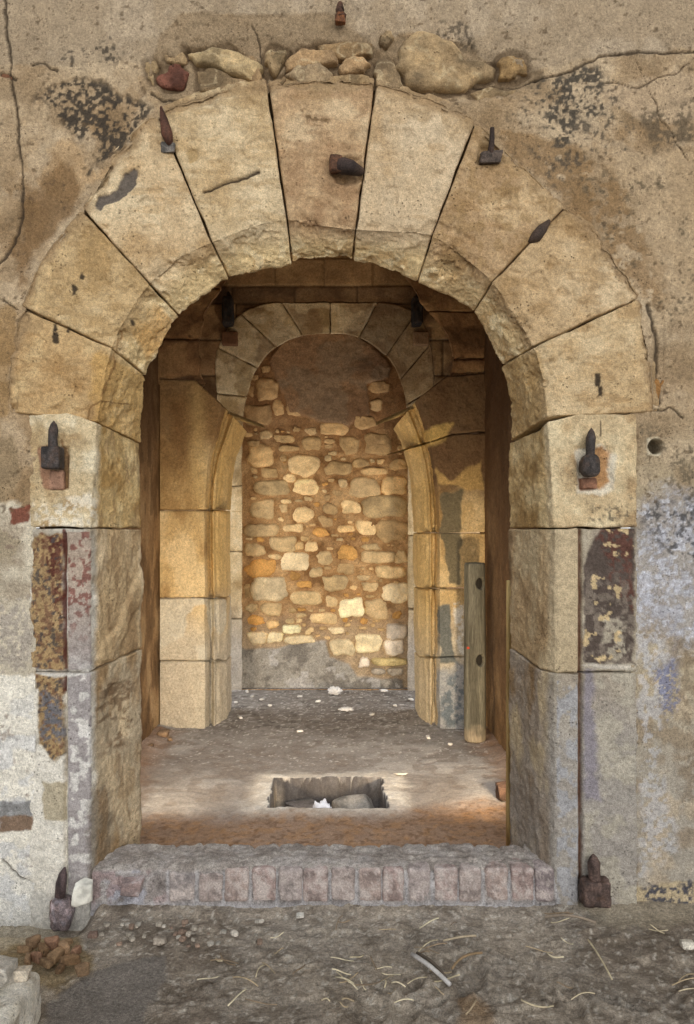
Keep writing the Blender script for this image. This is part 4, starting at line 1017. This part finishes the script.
for side in (-1, 1):
    p = thing('stone_pier', 'left inner pier with a roll moulding painted lamp-lit gold and broken arch springer' if side < 0 else 'right inner pier with peeling grey plaster and broken arch springer, behind the post', 'pier', (side * 1.07, YP, 0))
    R = pier(side)
    cuts = [0, 2, 4, 6, 10] if side < 0 else [0, 2, 4.2, 6, 8.6, 10]
    for k in range(len(cuts) - 1):
        block('springer' if k == len(cuts) - 2 else 'pier_stone', R, cuts[k], cuts[k + 1], M['inner'], p, pier_color(side, k), .009, .003, .012, (.006, .004, .0025), 71 + k + 9 * side, smooth=False,
              disp=lambda P: -.012 * np.exp(-((P[:, 1] - (YP + .16)) / .02) ** 2), toward=(-side * .3, -1, .1), depth=.3 if k == len(cuts) - 2 else .07)
# broken haunches of the vault above the piers
def haunch(side):
    if side < 0: E = [(206, 384), (200, 372), (199, 345), (206, 312), (222, 288), (240, 268), (262, 250)]; wx = 140
    else: E = [(449, 384), (452, 368), (450, 342), (436, 318), (424, 306), (414, 290), (398, 262)]; wx = 505
    rows = []
    for a, b in E: rows.append([W(wx, b, YP + .02), W((wx + a) / 2, b, YP + .02), W(a, b, YP + .05), W(a - side * -3, b, YP + .12), W(a, b, YP + .4)])
    o = thing('vault_haunch', 'dark broken haunch of the vault over the left pier' if side < 0 else 'dark broken haunch of the vault over the right pier', 'vault haunch', W(wx, 350, YP + .1))
    cuts = [0, 2.2, 4, 6] if side < 0 else [0, 1.4, 3.5, 6]
    for k in range(3):
        block('haunch_stone', rows, cuts[k], cuts[k + 1], M['inner'], o, flat_color((146, 112, 80), (112, 84, 58), (170, 136, 98), 5, 680 + k), .014, .003, .02, (.014, .006, .003), 90 + k + side, jag=(2, .02, 12))
for s in (-1, 1): haunch(s)
# ================================================================== IRONWORK
IRON, RUST, DKR = (66, 60, 58), (112, 72, 50), (84, 54, 42)
def iron_col(V, c=IRON, seed=0):
    col = mottled(V, c, tuple(int(.7 * u) for u in c), tuple(int(1.35 * u) for u in c), 40, seed)
    return mix(col, sstep(.56, .66, fbm(V, 50, 3, seed + 4)), (92, 70, 56), .4)
def pintle(px, ptop, pmid, pbot, wpin, wcol, label, plug=None, lean=0, c=IRON, seed=0, lumpy=.002, square=True):
    x, _, zt = W(px, ptop); zm = W(px, pmid)[2]; zb = W(px, pbot)[2]; y = -.045
    t = thing('iron_pintle', label, 'hinge pintle', (x, 0, zb))
    zs = np.array([zm - .012, zm, zm + (zt - zm) * .35, zm + (zt - zm) * .62, zm + (zt - zm) * .85, zt])
    r = wpin / S / 2 * np.array([1, 1, .98, 1.05, .62, .06])
    V, F = tube(np.stack([x + lean * (zs - zm), np.full(6, y), zs], 1), r, 12)
    V = V + (V - np.array([x, y, 0])) * np.array([1, 1, 0]) * (.35 * (fbm(V, 45, 3, seed) - .5))[:, None]
    put('pin', V, F, iron_col(V, c, seed), M['iron'], t)
    h = zm - zb; w = wcol / S
    V, F = rbox((x, y, zb + h / 2), (w, .075 if square else w, h), .008 if square else w * .42, 12, lumpy, 30, seed + 1)
    put('knuckle', V, F, iron_col(V, c, seed + 2), M['iron'], t)
    V, F = rbox((x, .02, zb + h * .5), (w * .75, .10, h * .55), .006, 6, .001, 30, seed)
    put('tang', V, F, iron_col(V, DKR, seed + 3), M['iron'], t)
    if plug:
        a, b, x0, x1, cc, lab = plug
        z0, z1 = W(0, b)[2], W(0, a)[2]; xa, xb = (x0 - CX) / S, (x1 - CX) / S
        V, F = rbox(((xa + xb) / 2, .004, (z0 + z1) / 2), (xb - xa, .04, z1 - z0), .010, 10, .004, 26, seed + 5)
        put('stone_plug', V, F, mottled(V, cc, tuple(int(.8 * u) for u in cc), tuple(min(255, int(1.15 * u)) for u in cc), 30, seed), M['stone'], t, label=lab)
    return t
pintle(56.5, 422, 448, 470, 9.5, 18, 'black iron hinge pintle with pointed pin in the upper left jamb', (470, 490, 50, 64.5, (150, 116, 96), 'red brown stone plug below the iron'), .04, seed=1)
pintle(586.5, 429, 455, 478, 9, 18, 'black iron hinge pintle beside an orange rust stain in the upper right jamb', (478, 489, 580, 596, (146, 106, 84), 'brown stone plug below the iron'), .05, seed=11, square=False)
pintle(591, 849, 874, 899, 12, 27, 'lumpy rusted hinge pintle at the foot of the right jamb', None, -.06, (88, 72, 66), 21, .010)
def low_strap():
    x, _, zb = W(62, 930); t = thing('iron_pintle', 'long flaking rusted hinge pintle at the foot of the left jamb', 'hinge pintle', (x, 0, zb))
    V, F = rbox(W(62, 913, -.04), (.078, .08, .125), .02, 14, .012, 26, 31, 1.12); c = (146, 132, 134)
    put('knuckle', V, F, mix(iron_col(V, c, 31), sstep(.5, .6, fbm(V, 40, 3, 33)), (158, 152, 160), .6), M['iron'], t)
    pts = [W(60, 896, -.05), W(61, 884, -.052), W(63, 874, -.048), W(65, 867, -.04)]
    V, F = tube(pts, [.022, .022, .017, .004], 12); V = V + .004 * (fbm(V, 60, 3, 34) - .5)[:, None]
    put('pin', V, F, iron_col(V, (84, 70, 70), 35), M['iron'], t)
    V, F = rbox(W(60, 905, .02), (.06, .1, .07), .01, 6, .004, 30, 36); put('tang', V, F, iron_col(V, DKR, 37), M['iron'], t)
low_strap()
def spike(name, label, cat, pts, rad, blobc=None, seed=0, c=DKR, blobcol=(112, 106, 100)):
    t = thing(name, label, cat, pts[-1])
    V, F = tube(pts, rad, 10); V = V + (.005 * (fbm(V, 70, 3, seed) - .5))[:, None]
    put('shank', V, F, iron_col(V, c, seed), M['iron'], t)
    if blobc:
        p, d = blobc
        V, F = rock((p[0], p[1], p[2] - d[2] / 2), d, seed, 10, rough=.12); put('lead_plug' if name != 'rusted_bolt' else 'bolt_head', V, F, mottled(V, blobcol, tuple(int(.7 * u) for u in blobcol), tuple(int(1.2 * u) for u in blobcol), 40, seed), M['iron'], t)
spike('iron_spike', 'rusty iron spike hanging over a grey lead plug, upper left of the arch', 'iron spike', [W(161, 107, -.012), W(164, 120, -.02), W(167, 134, -.022), W(170, 146, -.01)], [.006, .016, .024, .012], (W(168, 148, -.004), (.075, .04, .05)), 41)
spike('iron_spike', 'upright iron pin set in a dark lead plug, upper right of the arch', 'iron spike', [W(492, 128, -.03), W(492, 138, -.032), W(491, 150, -.03), W(490, 158, -.01)], [.009, .011, .013, .013], (W(490, 158, -.008), (.095, .06, .06)), 43, (64, 50, 44), (84, 72, 64))
spike('rusted_bolt', 'broken rusty iron lump sticking out of the crown of the arch', 'rusted iron', [W(334, 164, .01), W(343, 166, -.03), W(352, 168, -.04), W(361, 172, .0)], [.022, .034, .03, .018], (W(336, 165, -.02), (.06, .06, .075)), 45, (58, 46, 42), (96, 66, 48))
spike('iron_wedge', 'small dark iron wedge driven into the joint right of the crown', 'iron wedge', [W(549, 221, 0), W(542, 229, -.012), W(536, 237, -.012), W(529, 243, .0)], [.008, .022, .024, .010], None, 47, (84, 68, 58))
spike('rusted_bolt', 'small rusty bolt head in the plaster near the top edge', 'rusted iron', [W(340, 4, .01), W(340, 10, -.01), W(341, 16, -.02), W(342, 22, .0)], [.012, .018, .024, .015], (W(340, 19, -.02), (.045, .04, .045)), 49, (76, 50, 38), (110, 70, 44))
for px, side in ((228, 'left'), (417, 'right')):
    t = thing('iron_bracket', 'blackened iron bracket high on the back wall, %s of the blind arch' % side, 'iron bracket', W(px, 330, YB))
    V, F = rbox(W(px, 312, YB - .08), (.10, .16, .26), .02, 10, .012, 18, 51); put('socket', V, F, iron_col(V, (40, 36, 34), 53), M['iron'], t)
    V, F = tube([W(px + 3, 322, YB - .1), W(px + 2, 300, YB - .1), W(px, 292, YB - .09)], [.03, .034, .012], 10); put('pin', V, F, iron_col(V, (36, 32, 30), 54), M['iron'], t)
    V, F = rbox(W(px + (2 if side == 'left' else 4), 339, YB - .02), (.15, .08, .13), .012, 10, .005, 20, 55); put('stone_plug', V, F, (118, 84, 60) if side == 'left' else (140, 112, 84), M['inner'], t)

# ================================================================== POST
def build_post():
    x, y, _ = W(475, 740, 2.52); t = thing('wooden_post', 'weathered grey round wooden post with two dark holes, leaning by the right pier', 'post', (x, y, 0))
    tx, _, tz = W(475.5, 563, 2.54)
    n, ns = 250, 76; zs = np.linspace(.0, tz, n); r = .079
    th = np.linspace(0, 2 * np.pi, ns, endpoint=False); rows = []
    G = np.zeros((n, ns, 3))
    for i, z in enumerate(zs):
        f = z / tz; e = min(z, tz - z); rr = r * (1 - .10 * math.exp(-e / .008)) * (1.0 + .02 * math.sin(f * 5))
        G[i, :, 0] = x + (tx - x) * f + rr * np.cos(th); G[i, :, 1] = y + .05 * f + rr * np.sin(th); G[i, :, 2] = z
    a0 = -math.pi / 2 + .42; dark = np.zeros((n, ns))
    for py in (584, 661):
        hz = W(0, py, 2.45)[2]
        da = (th[None, :] - a0 + math.pi) % (2 * math.pi) - math.pi
        e = np.hypot(da * r, (zs[:, None] - hz) / 1.12); k = sstep(.042, .034, e); dark = np.maximum(dark, k)
        cx = (x + (tx - x) * zs / tz)[:, None]; cy = (y + .05 * zs / tz)[:, None]
        G[:, :, 0] = cx + (G[:, :, 0] - cx) * (1 - .28 * k); G[:, :, 1] = cy + (G[:, :, 1] - cy) * (1 - .28 * k)
    V = G.reshape(-1, 3)
    q = np.stack([V[:, 0], V[:, 1], V[:, 2] * .06], 1)
    col = mottled(q, (112, 108, 94), (86, 82, 70), (132, 128, 112), 18, 901)
    ring = fbm(np.stack([V[:, 0] * 3, V[:, 1] * 3, V[:, 2] * .5], 1), 7, 3, 902); g = 1 - sstep(.0, .25, abs(np.sin(ring * 40)))
    col = mix(col, g, (96, 90, 74), .4); col = mix(col, sstep(.14, .02, V[:, 2] + .1 * (fbm(V, 20, 2, 903) - .5)), (176, 160, 136), .8)
    col = mix(col, dark.ravel(), (62, 56, 46), .9)  # shade inside the bored holes painted into the shaft colour
    F = [quads(n, ns, wrap=True)]
    k = len(V); V = np.concatenate([V, [[x, y, 0.0]], [[tx, y + .05, tz + .006]]]); col = np.concatenate([col, lin((120, 110, 84))[None], lin((150, 140, 110))[None]])
    i = np.arange(ns); j = (i + 1) % ns; o = (n - 1) * ns
    F += [np.stack([j, i, np.full(ns, k)], 1), np.stack([o + i, o + j, np.full(ns, k + 1)], 1)]
    put('post_shaft', V, F, col, M['wood'], t)
    for py in (584, 661):
        z = W(0, py, 2.45)[2]; f = z / tz; cx, cy = x + (tx - x) * f, y + .05 * f
        a0 = -math.pi / 2 + .42; V = []; nr = 7; na = 22
        for ri in range(nr):
            for ai in range(na):
                u = .036 * ri / (nr - 1); w = 2 * math.pi * ai / na
                da = u * math.cos(w) / r; dz = u * 1.12 * math.sin(w)
                rr = r * .72 + .003
                V.append((cx + rr * math.cos(a0 + da), cy + rr * math.sin(a0 + da), z + dz))
        put('bored_hole', np.array(V), quads(nr, na, wrap=True), (44, 40, 34), M['wood'], t, label='dark round bored hole')  # dark disc standing for the shade at the bottom of the hole
    V, F = rock((x - .062, y - .068, W(0, 649, 2.45)[2]), (.022, .02, .018), 4, 6); put('paint_spot', V, F, (170, 72, 52), M['brick'], t, label='small red spot')
build_post()
# yellow lath behind the right jamb
V, F = rbox((.869, .47, .66), (.016, .05, 1.32), .004, 6, .002, 6, 5)
tag(put('wooden_lath', V, F, mottled(V, (168, 140, 88), (136, 110, 66), (182, 156, 104), 14, 5), M['wood']), 'thin yellow wooden lath standing just behind the right jamb', 'lath', kind='thing')

# ================================================================== LOOSE THINGS
def single(name, label, cat, V, F, col, mat, loc, group=None):
    return tag(put(name, V, F, col, mat, loc=loc), label, cat, group, 'thing')
def add_rock(name, label, cat, loc, dims, c, seed, mat='stone', rot=0, group=None, n=14, boxy=.6, rough=.06):
    V, F = rock(loc, dims, seed, n, rough=rough, boxy=boxy, rot=rot)
    return single(name, label, cat, V, F, mottled(V, c, tuple(int(.8 * u) for u in c), tuple(min(255, int(1.12 * u)) for u in c), 14, seed), M[mat], loc, group)
# big block bottom left and the stone on it
c = GP(8, 1022)
V, F = rbox((c[0] - .06, c[1] - .10, .06), (.30, .30, .17), .022, 22, .016, 11, 61)
V[:, 2] += .05 * (V[:, 0] - c[0]) * 0
single('stone_block', 'large pale squared stone block at the bottom left corner', 'stone', V, F, mix(mottled(V, (218, 210, 194), (186, 176, 158), (232, 226, 214), 9, 62), sstep(.56, .64, fbm(V, 22, 3, 63)), (160, 146, 124), .6), M['stone'], (c[0], c[1], 0))
q = (c[0] - .035, c[1] - .03, .15)
add_rock('loose_stone', 'rounded grey white stone resting on the large pale block', 'stone', (q[0], q[1], .140), (.15, .11, .085), (206, 198, 186), 64)
add_rock('loose_stone', 'small stone lying behind the larger one on the pale block', 'stone', (q[0] + .085, q[1] + .02, .143), (.05, .045, .035), (200, 188, 170), 65)
add_rock('plaster_lump', 'white plaster lump wedged between left jamb and brick threshold', 'plaster lump', W(83.5, 906, -.045), (.085, .085, .11), (234, 230, 218), 66, 'white', boxy=.7)
add_rock('red_stone', 'reddish brown stone lying inside behind the right jamb', 'stone', GP(506, 800), (.11, .11, .10), (96, 74, 62), 67)
# brown shards in the corner
sh = [(24, 952, .05), (33, 948, .06), (43, 955, .075), (52, 949, .06), (57, 960, .08), (64, 954, .06), (70, 965, .075), (76, 956, .05), (47, 966, .055), (83, 976, .06), (60, 972, .05), (36, 962, .05), (68, 944, .04), (28, 963, .045)]
for k, (a, b, s) in enumerate(sh):
    p = GP(a, b)
    add_rock('terracotta_shard', 'brown angular shard in the rubbish heap at the foot of the wall, bottom left', 'shard', (p[0], p[1], .0), (s, s * .5, s * (.75 if k % 2 else .5)), [(150, 122, 92), (162, 132, 102), (134, 106, 78), (156, 120, 96)][k % 4], 300 + k, 'stone', k * 1.1, 'brown shards in the corner heap', 7)
rg = np.random.RandomState(9)
for k in range(40):
    a, b = rg.uniform(100, 270), rg.uniform(922, 950); p = GP(a, b); s = rg.uniform(.010, .024)
    add_rock('pebble', 'pale pebble in the dust before the threshold', 'pebble', (p[0], p[1], .002), (s * 1.3, s, s * .7), [(176, 166, 152), (196, 188, 176), (150, 128, 112)][k % 3], 340 + k, 'stone', k, 'pebbles before the threshold', 4)
for k, (a, b, s, l) in enumerate([(160, 944, .05, 'angular grey pebble with shadow left of the footprints'), (93, 938, .04, 'dark small stone at the corner of the threshold'), (300, 918, .035, 'white chip on the dirt below the brick row'), (687, 948, .05, 'white chip at the right edge of the dirt')]):
    p = GP(a, b); add_rock('stone_chip', l, 'stone chip', (p[0], p[1], .0), (s, s * .8, s * .6), [(176, 164, 150), (120, 100, 90), (226, 220, 210), (230, 222, 206)][k], 400 + k, 'stone', 0, None, 7)
# crumpled white scraps
def scrap(label, loc, d, seed, c=(232, 230, 228), cat='paper scrap', name='paper_scrap'):
    V, F = cubesphere(12); P = V / np.linalg.norm(V, axis=1, keepdims=True)
    P = P * (.55 + .9 * abs(fbm(P, 1.6, 4, seed, .7) - .5) * 2.2 + .35 * fbm(P, 3.1, 3, seed + 3))[:, None]
    P = P / np.abs(P).max(0) * np.array(d) / 2; P[:, 2] -= P[:, 2].min()
    single(name, label, cat, P + np.array(loc), F, c, M['white'], loc)
p = GP(335, 695); scrap('rounded crumpled white scrap on the floor before the rubble wall', (p[0], p[1], .0), (.15, .12, .085), 71)
p = GP(346, 711); scrap('thin torn white scrap nearest the middle of the floor', (p[0], p[1], .0), (.14, .10, .035), 73)
p = GP(384, 692); scrap('small white scrap lying right of the rounded one', (p[0], p[1], .0), (.09, .06, .03), 75)
p = GP(401, 776); scrap('thin curled white strip beside the right end of the pit', (p[0], p[1], .008), (.10, .025, .012), 77, (226, 216, 200))
scrap('crumpled white plastic bag in the floor pit', (-.02, 1.22, -.155), (.17, .14, .17), 79, (236, 234, 238), 'plastic bag', 'plastic_bag')
for k, (a, b) in enumerate([(252, 697), (262, 700), (240, 718), (236, 703), (300, 697), (411, 700), (395, 706), (372, 715), (247, 692), (270, 706), (318, 702), (428, 738), (450, 745), (300, 732)]):
    p = GP(a, b); add_rock('white_chip', 'tiny white chip on the dusty floor at the back', 'chip', (p[0], p[1], -.002), (.035 + .02 * (k % 3), .03, .018), (222, 218, 212), 420 + k, 'white', k, 'white chips on the back floor', 4)
for k, (a, b, s) in enumerate([(163, 737, .09), (150, 748, .05), (170, 741, .05)]):
    p = GP(a, b); add_rock('rubble_lump', ['brown rubble lump in the left floor corner by the pier', 'small brown lump against the left wall', 'small brown lump just right of the larger corner lump'][k], 'rubble', (p[0], p[1], .0), (s, s * .8, s * .6), (142, 118, 94), 440 + k, 'stone', k, None, 7)
# in the pit
add_rock('pit_stone', 'smooth grey stone lying across the right end of the pit', 'stone', (.17, 1.42, -.225), (.30, .26, .19), (150, 144, 136), 81, 'stone', .2, None, 14, .8, .03)
add_rock('pit_stone', 'dark grey stone at the left of the pit behind the bag', 'stone', (-.13, 1.50, -.225), (.20, .18, .13), (116, 108, 102), 82, 'stone', .5)
for k, (a, b) in enumerate([(-.235, 1.36), (-.155, 1.34)]):
    add_rock('pit_rubble', ['reddish lump at the left end of the pit', 'reddish lump beside the white bag in the pit'][k], 'rubble', (a, b, -.20), (.09, .08, .10), (158, 112, 84), 84 + k, 'stone', 0, None, 8)
# straw
def straw(name, label, a, b, w=.0035, c=(206, 192, 160), group=None, z=.010, bend=.0, seed=0, cat='straw'):
    p, q = np.array(GP(*a)), np.array(GP(*b)); t = np.linspace(0, 1, 7)[:, None]
    pts = p * (1 - t) + q * t; d = q - p; nrm = np.array([-d[1], d[0], 0]); pts = pts + nrm * bend * (4 * t * (1 - t))
    pts[:, 2] = z + .008 * np.sin(t[:, 0] * 3.1 + seed) + .006
    V, F = tube(pts, w, 6)
    single(name, label, cat, V, F, mottled(V, c, tuple(int(.85 * u) for u in c), tuple(min(255, int(1.1 * u)) for u in c), 30, seed), M['straw'], tuple(p), group)
straw('twig', 'stout split grey stick lying lowest among the straw in the dirt', (412, 959), (450, 990), .008, (206, 202, 198), None, .012)
straw('twig', 'dark stick lying alongside the stout split grey stick', (417, 958), (446, 983), .006, (96, 86, 76), None, .012, .03)
straw('twig', 'long pale stalk lying slantwise in the right half of the dirt', (588, 944), (612, 984), .0035)
straw('twig', 'brown forked twig right of the stout grey stick', (452, 975), (482, 959), .0045, (150, 126, 96), None, .016, .1)
straw('twig', 'pale twig crossing above the brown forked twig', (443, 946), (476, 941), .004, (176, 160, 136), None, .014, -.05)
straw('twig', 'grey bent root below the pintle at the right jamb', (545, 922), (596, 928), .0055, (142, 128, 112), None, .014, .10)
straw('twig', 'thin pale stalk standing against the brick row', (453, 900), (454, 888), .003, (226, 214, 184), None, .03)
rg = np.random.RandomState(12)
for k in range(60):
    a = (rg.uniform(330, 690), rg.uniform(912, 1010)) if k < 44 else (rg.uniform(160, 340), rg.uniform(925, 1010))
    L = rg.uniform(10, 34); an = rg.uniform(-.9, .9) + (math.pi / 2 if rg.rand() < .2 else 0)
    b = (a[0] + L * math.cos(an), max(908, a[1] + .45 * L * math.sin(an)))
    straw('straw', 'short stalk of dry straw scattered on the trampled dirt', a, b, rg.uniform(.0016, .0028), [(198, 184, 154), (170, 152, 124), (214, 202, 172), (140, 122, 100)][k % 4], 'dry straw on the dirt', .008, rg.uniform(-.10, .10), k)

# ================================================================== LIGHT
w = bpy.data.worlds.new('World'); scn.world = w; w.use_nodes = True
bg = w.node_tree.nodes['Background']; bg.inputs[1].default_value = WORLD
# a covered forecourt: little light from overhead, most of it level through the open side, some off the ground
tcw = w.node_tree.nodes.new('ShaderNodeTexCoord'); sx = w.node_tree.nodes.new('ShaderNodeSeparateXYZ'); rp = w.node_tree.nodes.new('ShaderNodeValToRGB')
mr = w.node_tree.nodes.new('ShaderNodeMapRange'); mr.inputs['From Min'].default_value = -1; mr.inputs['From Max'].default_value = 1
Lw = w.node_tree.links; Lw.new(tcw.outputs['Generated'], sx.inputs[0]); Lw.new(sx.outputs['Z'], mr.inputs['Value']); Lw.new(mr.outputs['Result'], rp.inputs['Fac']); Lw.new(rp.outputs['Color'], bg.inputs['Color'])
el = rp.color_ramp.elements; el[0].position = .40; el[0].color = (.80, .76, .70, 1); el[1].position = .95; el[1].color = (.42, .46, .50, 1)
e_ = el.new(.52); e_.color = (1.25, 1.25, 1.22, 1); e_ = el.new(.68); e_.color = (.95, 1.0, 1.05, 1)
def aim(o, target):
    from mathutils import Vector
    o.rotation_euler = (Vector(target) - o.location).to_track_quat('-Z', 'Y').to_euler()
def lamp(kind, name, loc, target, energy, color, **kw):
    l = bpy.data.lights.new(name, kind); l.energy = energy; l.color = color
    for k_, v_ in kw.items(): setattr(l, k_, v_)
    o = bpy.data.objects.new(name, l); COL.objects.link(o); o.location = loc; aim(o, target); return o
lamp('SUN', 'daylight', (1.0, -6, 2.6), (0, 0, 1.0), SUN, (1, .975, .93), angle=math.radians(50))
# added fill outside the unseen doorways of the side bays
lamp('AREA', 'bay_fill_left', (-1.75, 3.75, 1.15), (0, 3.9, .7), BAY, (.92, .96, 1), shape='RECTANGLE', size=.8, size_y=2.0)
lamp('AREA', 'bay_fill_right', (1.75, 3.75, 1.15), (0, 3.9, .7), BAY, (.92, .96, 1), shape='RECTANGLE', size=.8, size_y=2.0)
# added fill above an unseen hole cut in the vault for it
lamp('AREA', 'roof_hole_fill', (0, .93, 4.45), (0, 1.25, 0), TOP, (.93, .97, 1), shape='RECTANGLE', size=1.0, size_y=.6, spread=math.radians(75))
# warm site lamps standing behind the jambs
lamp('SPOT', 'warm_lamp_right', (1.06, .60, .30), (-.25, 4.3, 1.1), LAMP, (1, .80, .54), spot_size=math.radians(100), spot_blend=.9, shadow_soft_size=.08)
lamp('SPOT', 'warm_lamp_left', (-1.12, .60, .30), (.35, 4.3, 1.1), LAMP * .8, (1, .80, .54), spot_size=math.radians(100), spot_blend=.9, shadow_soft_size=.08)

# ================================================================== CAMERA
cam = bpy.data.cameras.new('camera'); co = bpy.data.objects.new('camera', cam); COL.objects.link(co)
co.location = (0, -D, H); co.rotation_euler = (math.pi / 2, 0, 0)
cam.sensor_fit = 'VERTICAL'; cam.sensor_height = 36; cam.lens = S * D / 1024 * 36
cam.shift_x = (347 - CX) / 1024; cam.shift_y = (HY - 512) / 1024
cam.clip_start = .02; cam.clip_end = 200
scn.camera = co
vs = scn.view_settings; vs.view_transform = 'Standard'; vs.look = 'None'; vs.gamma = 1; vs.use_curve_mapping = False; vs.exposure = EXPO
for o in scn.objects:
    if 'org' in o: del o['org']
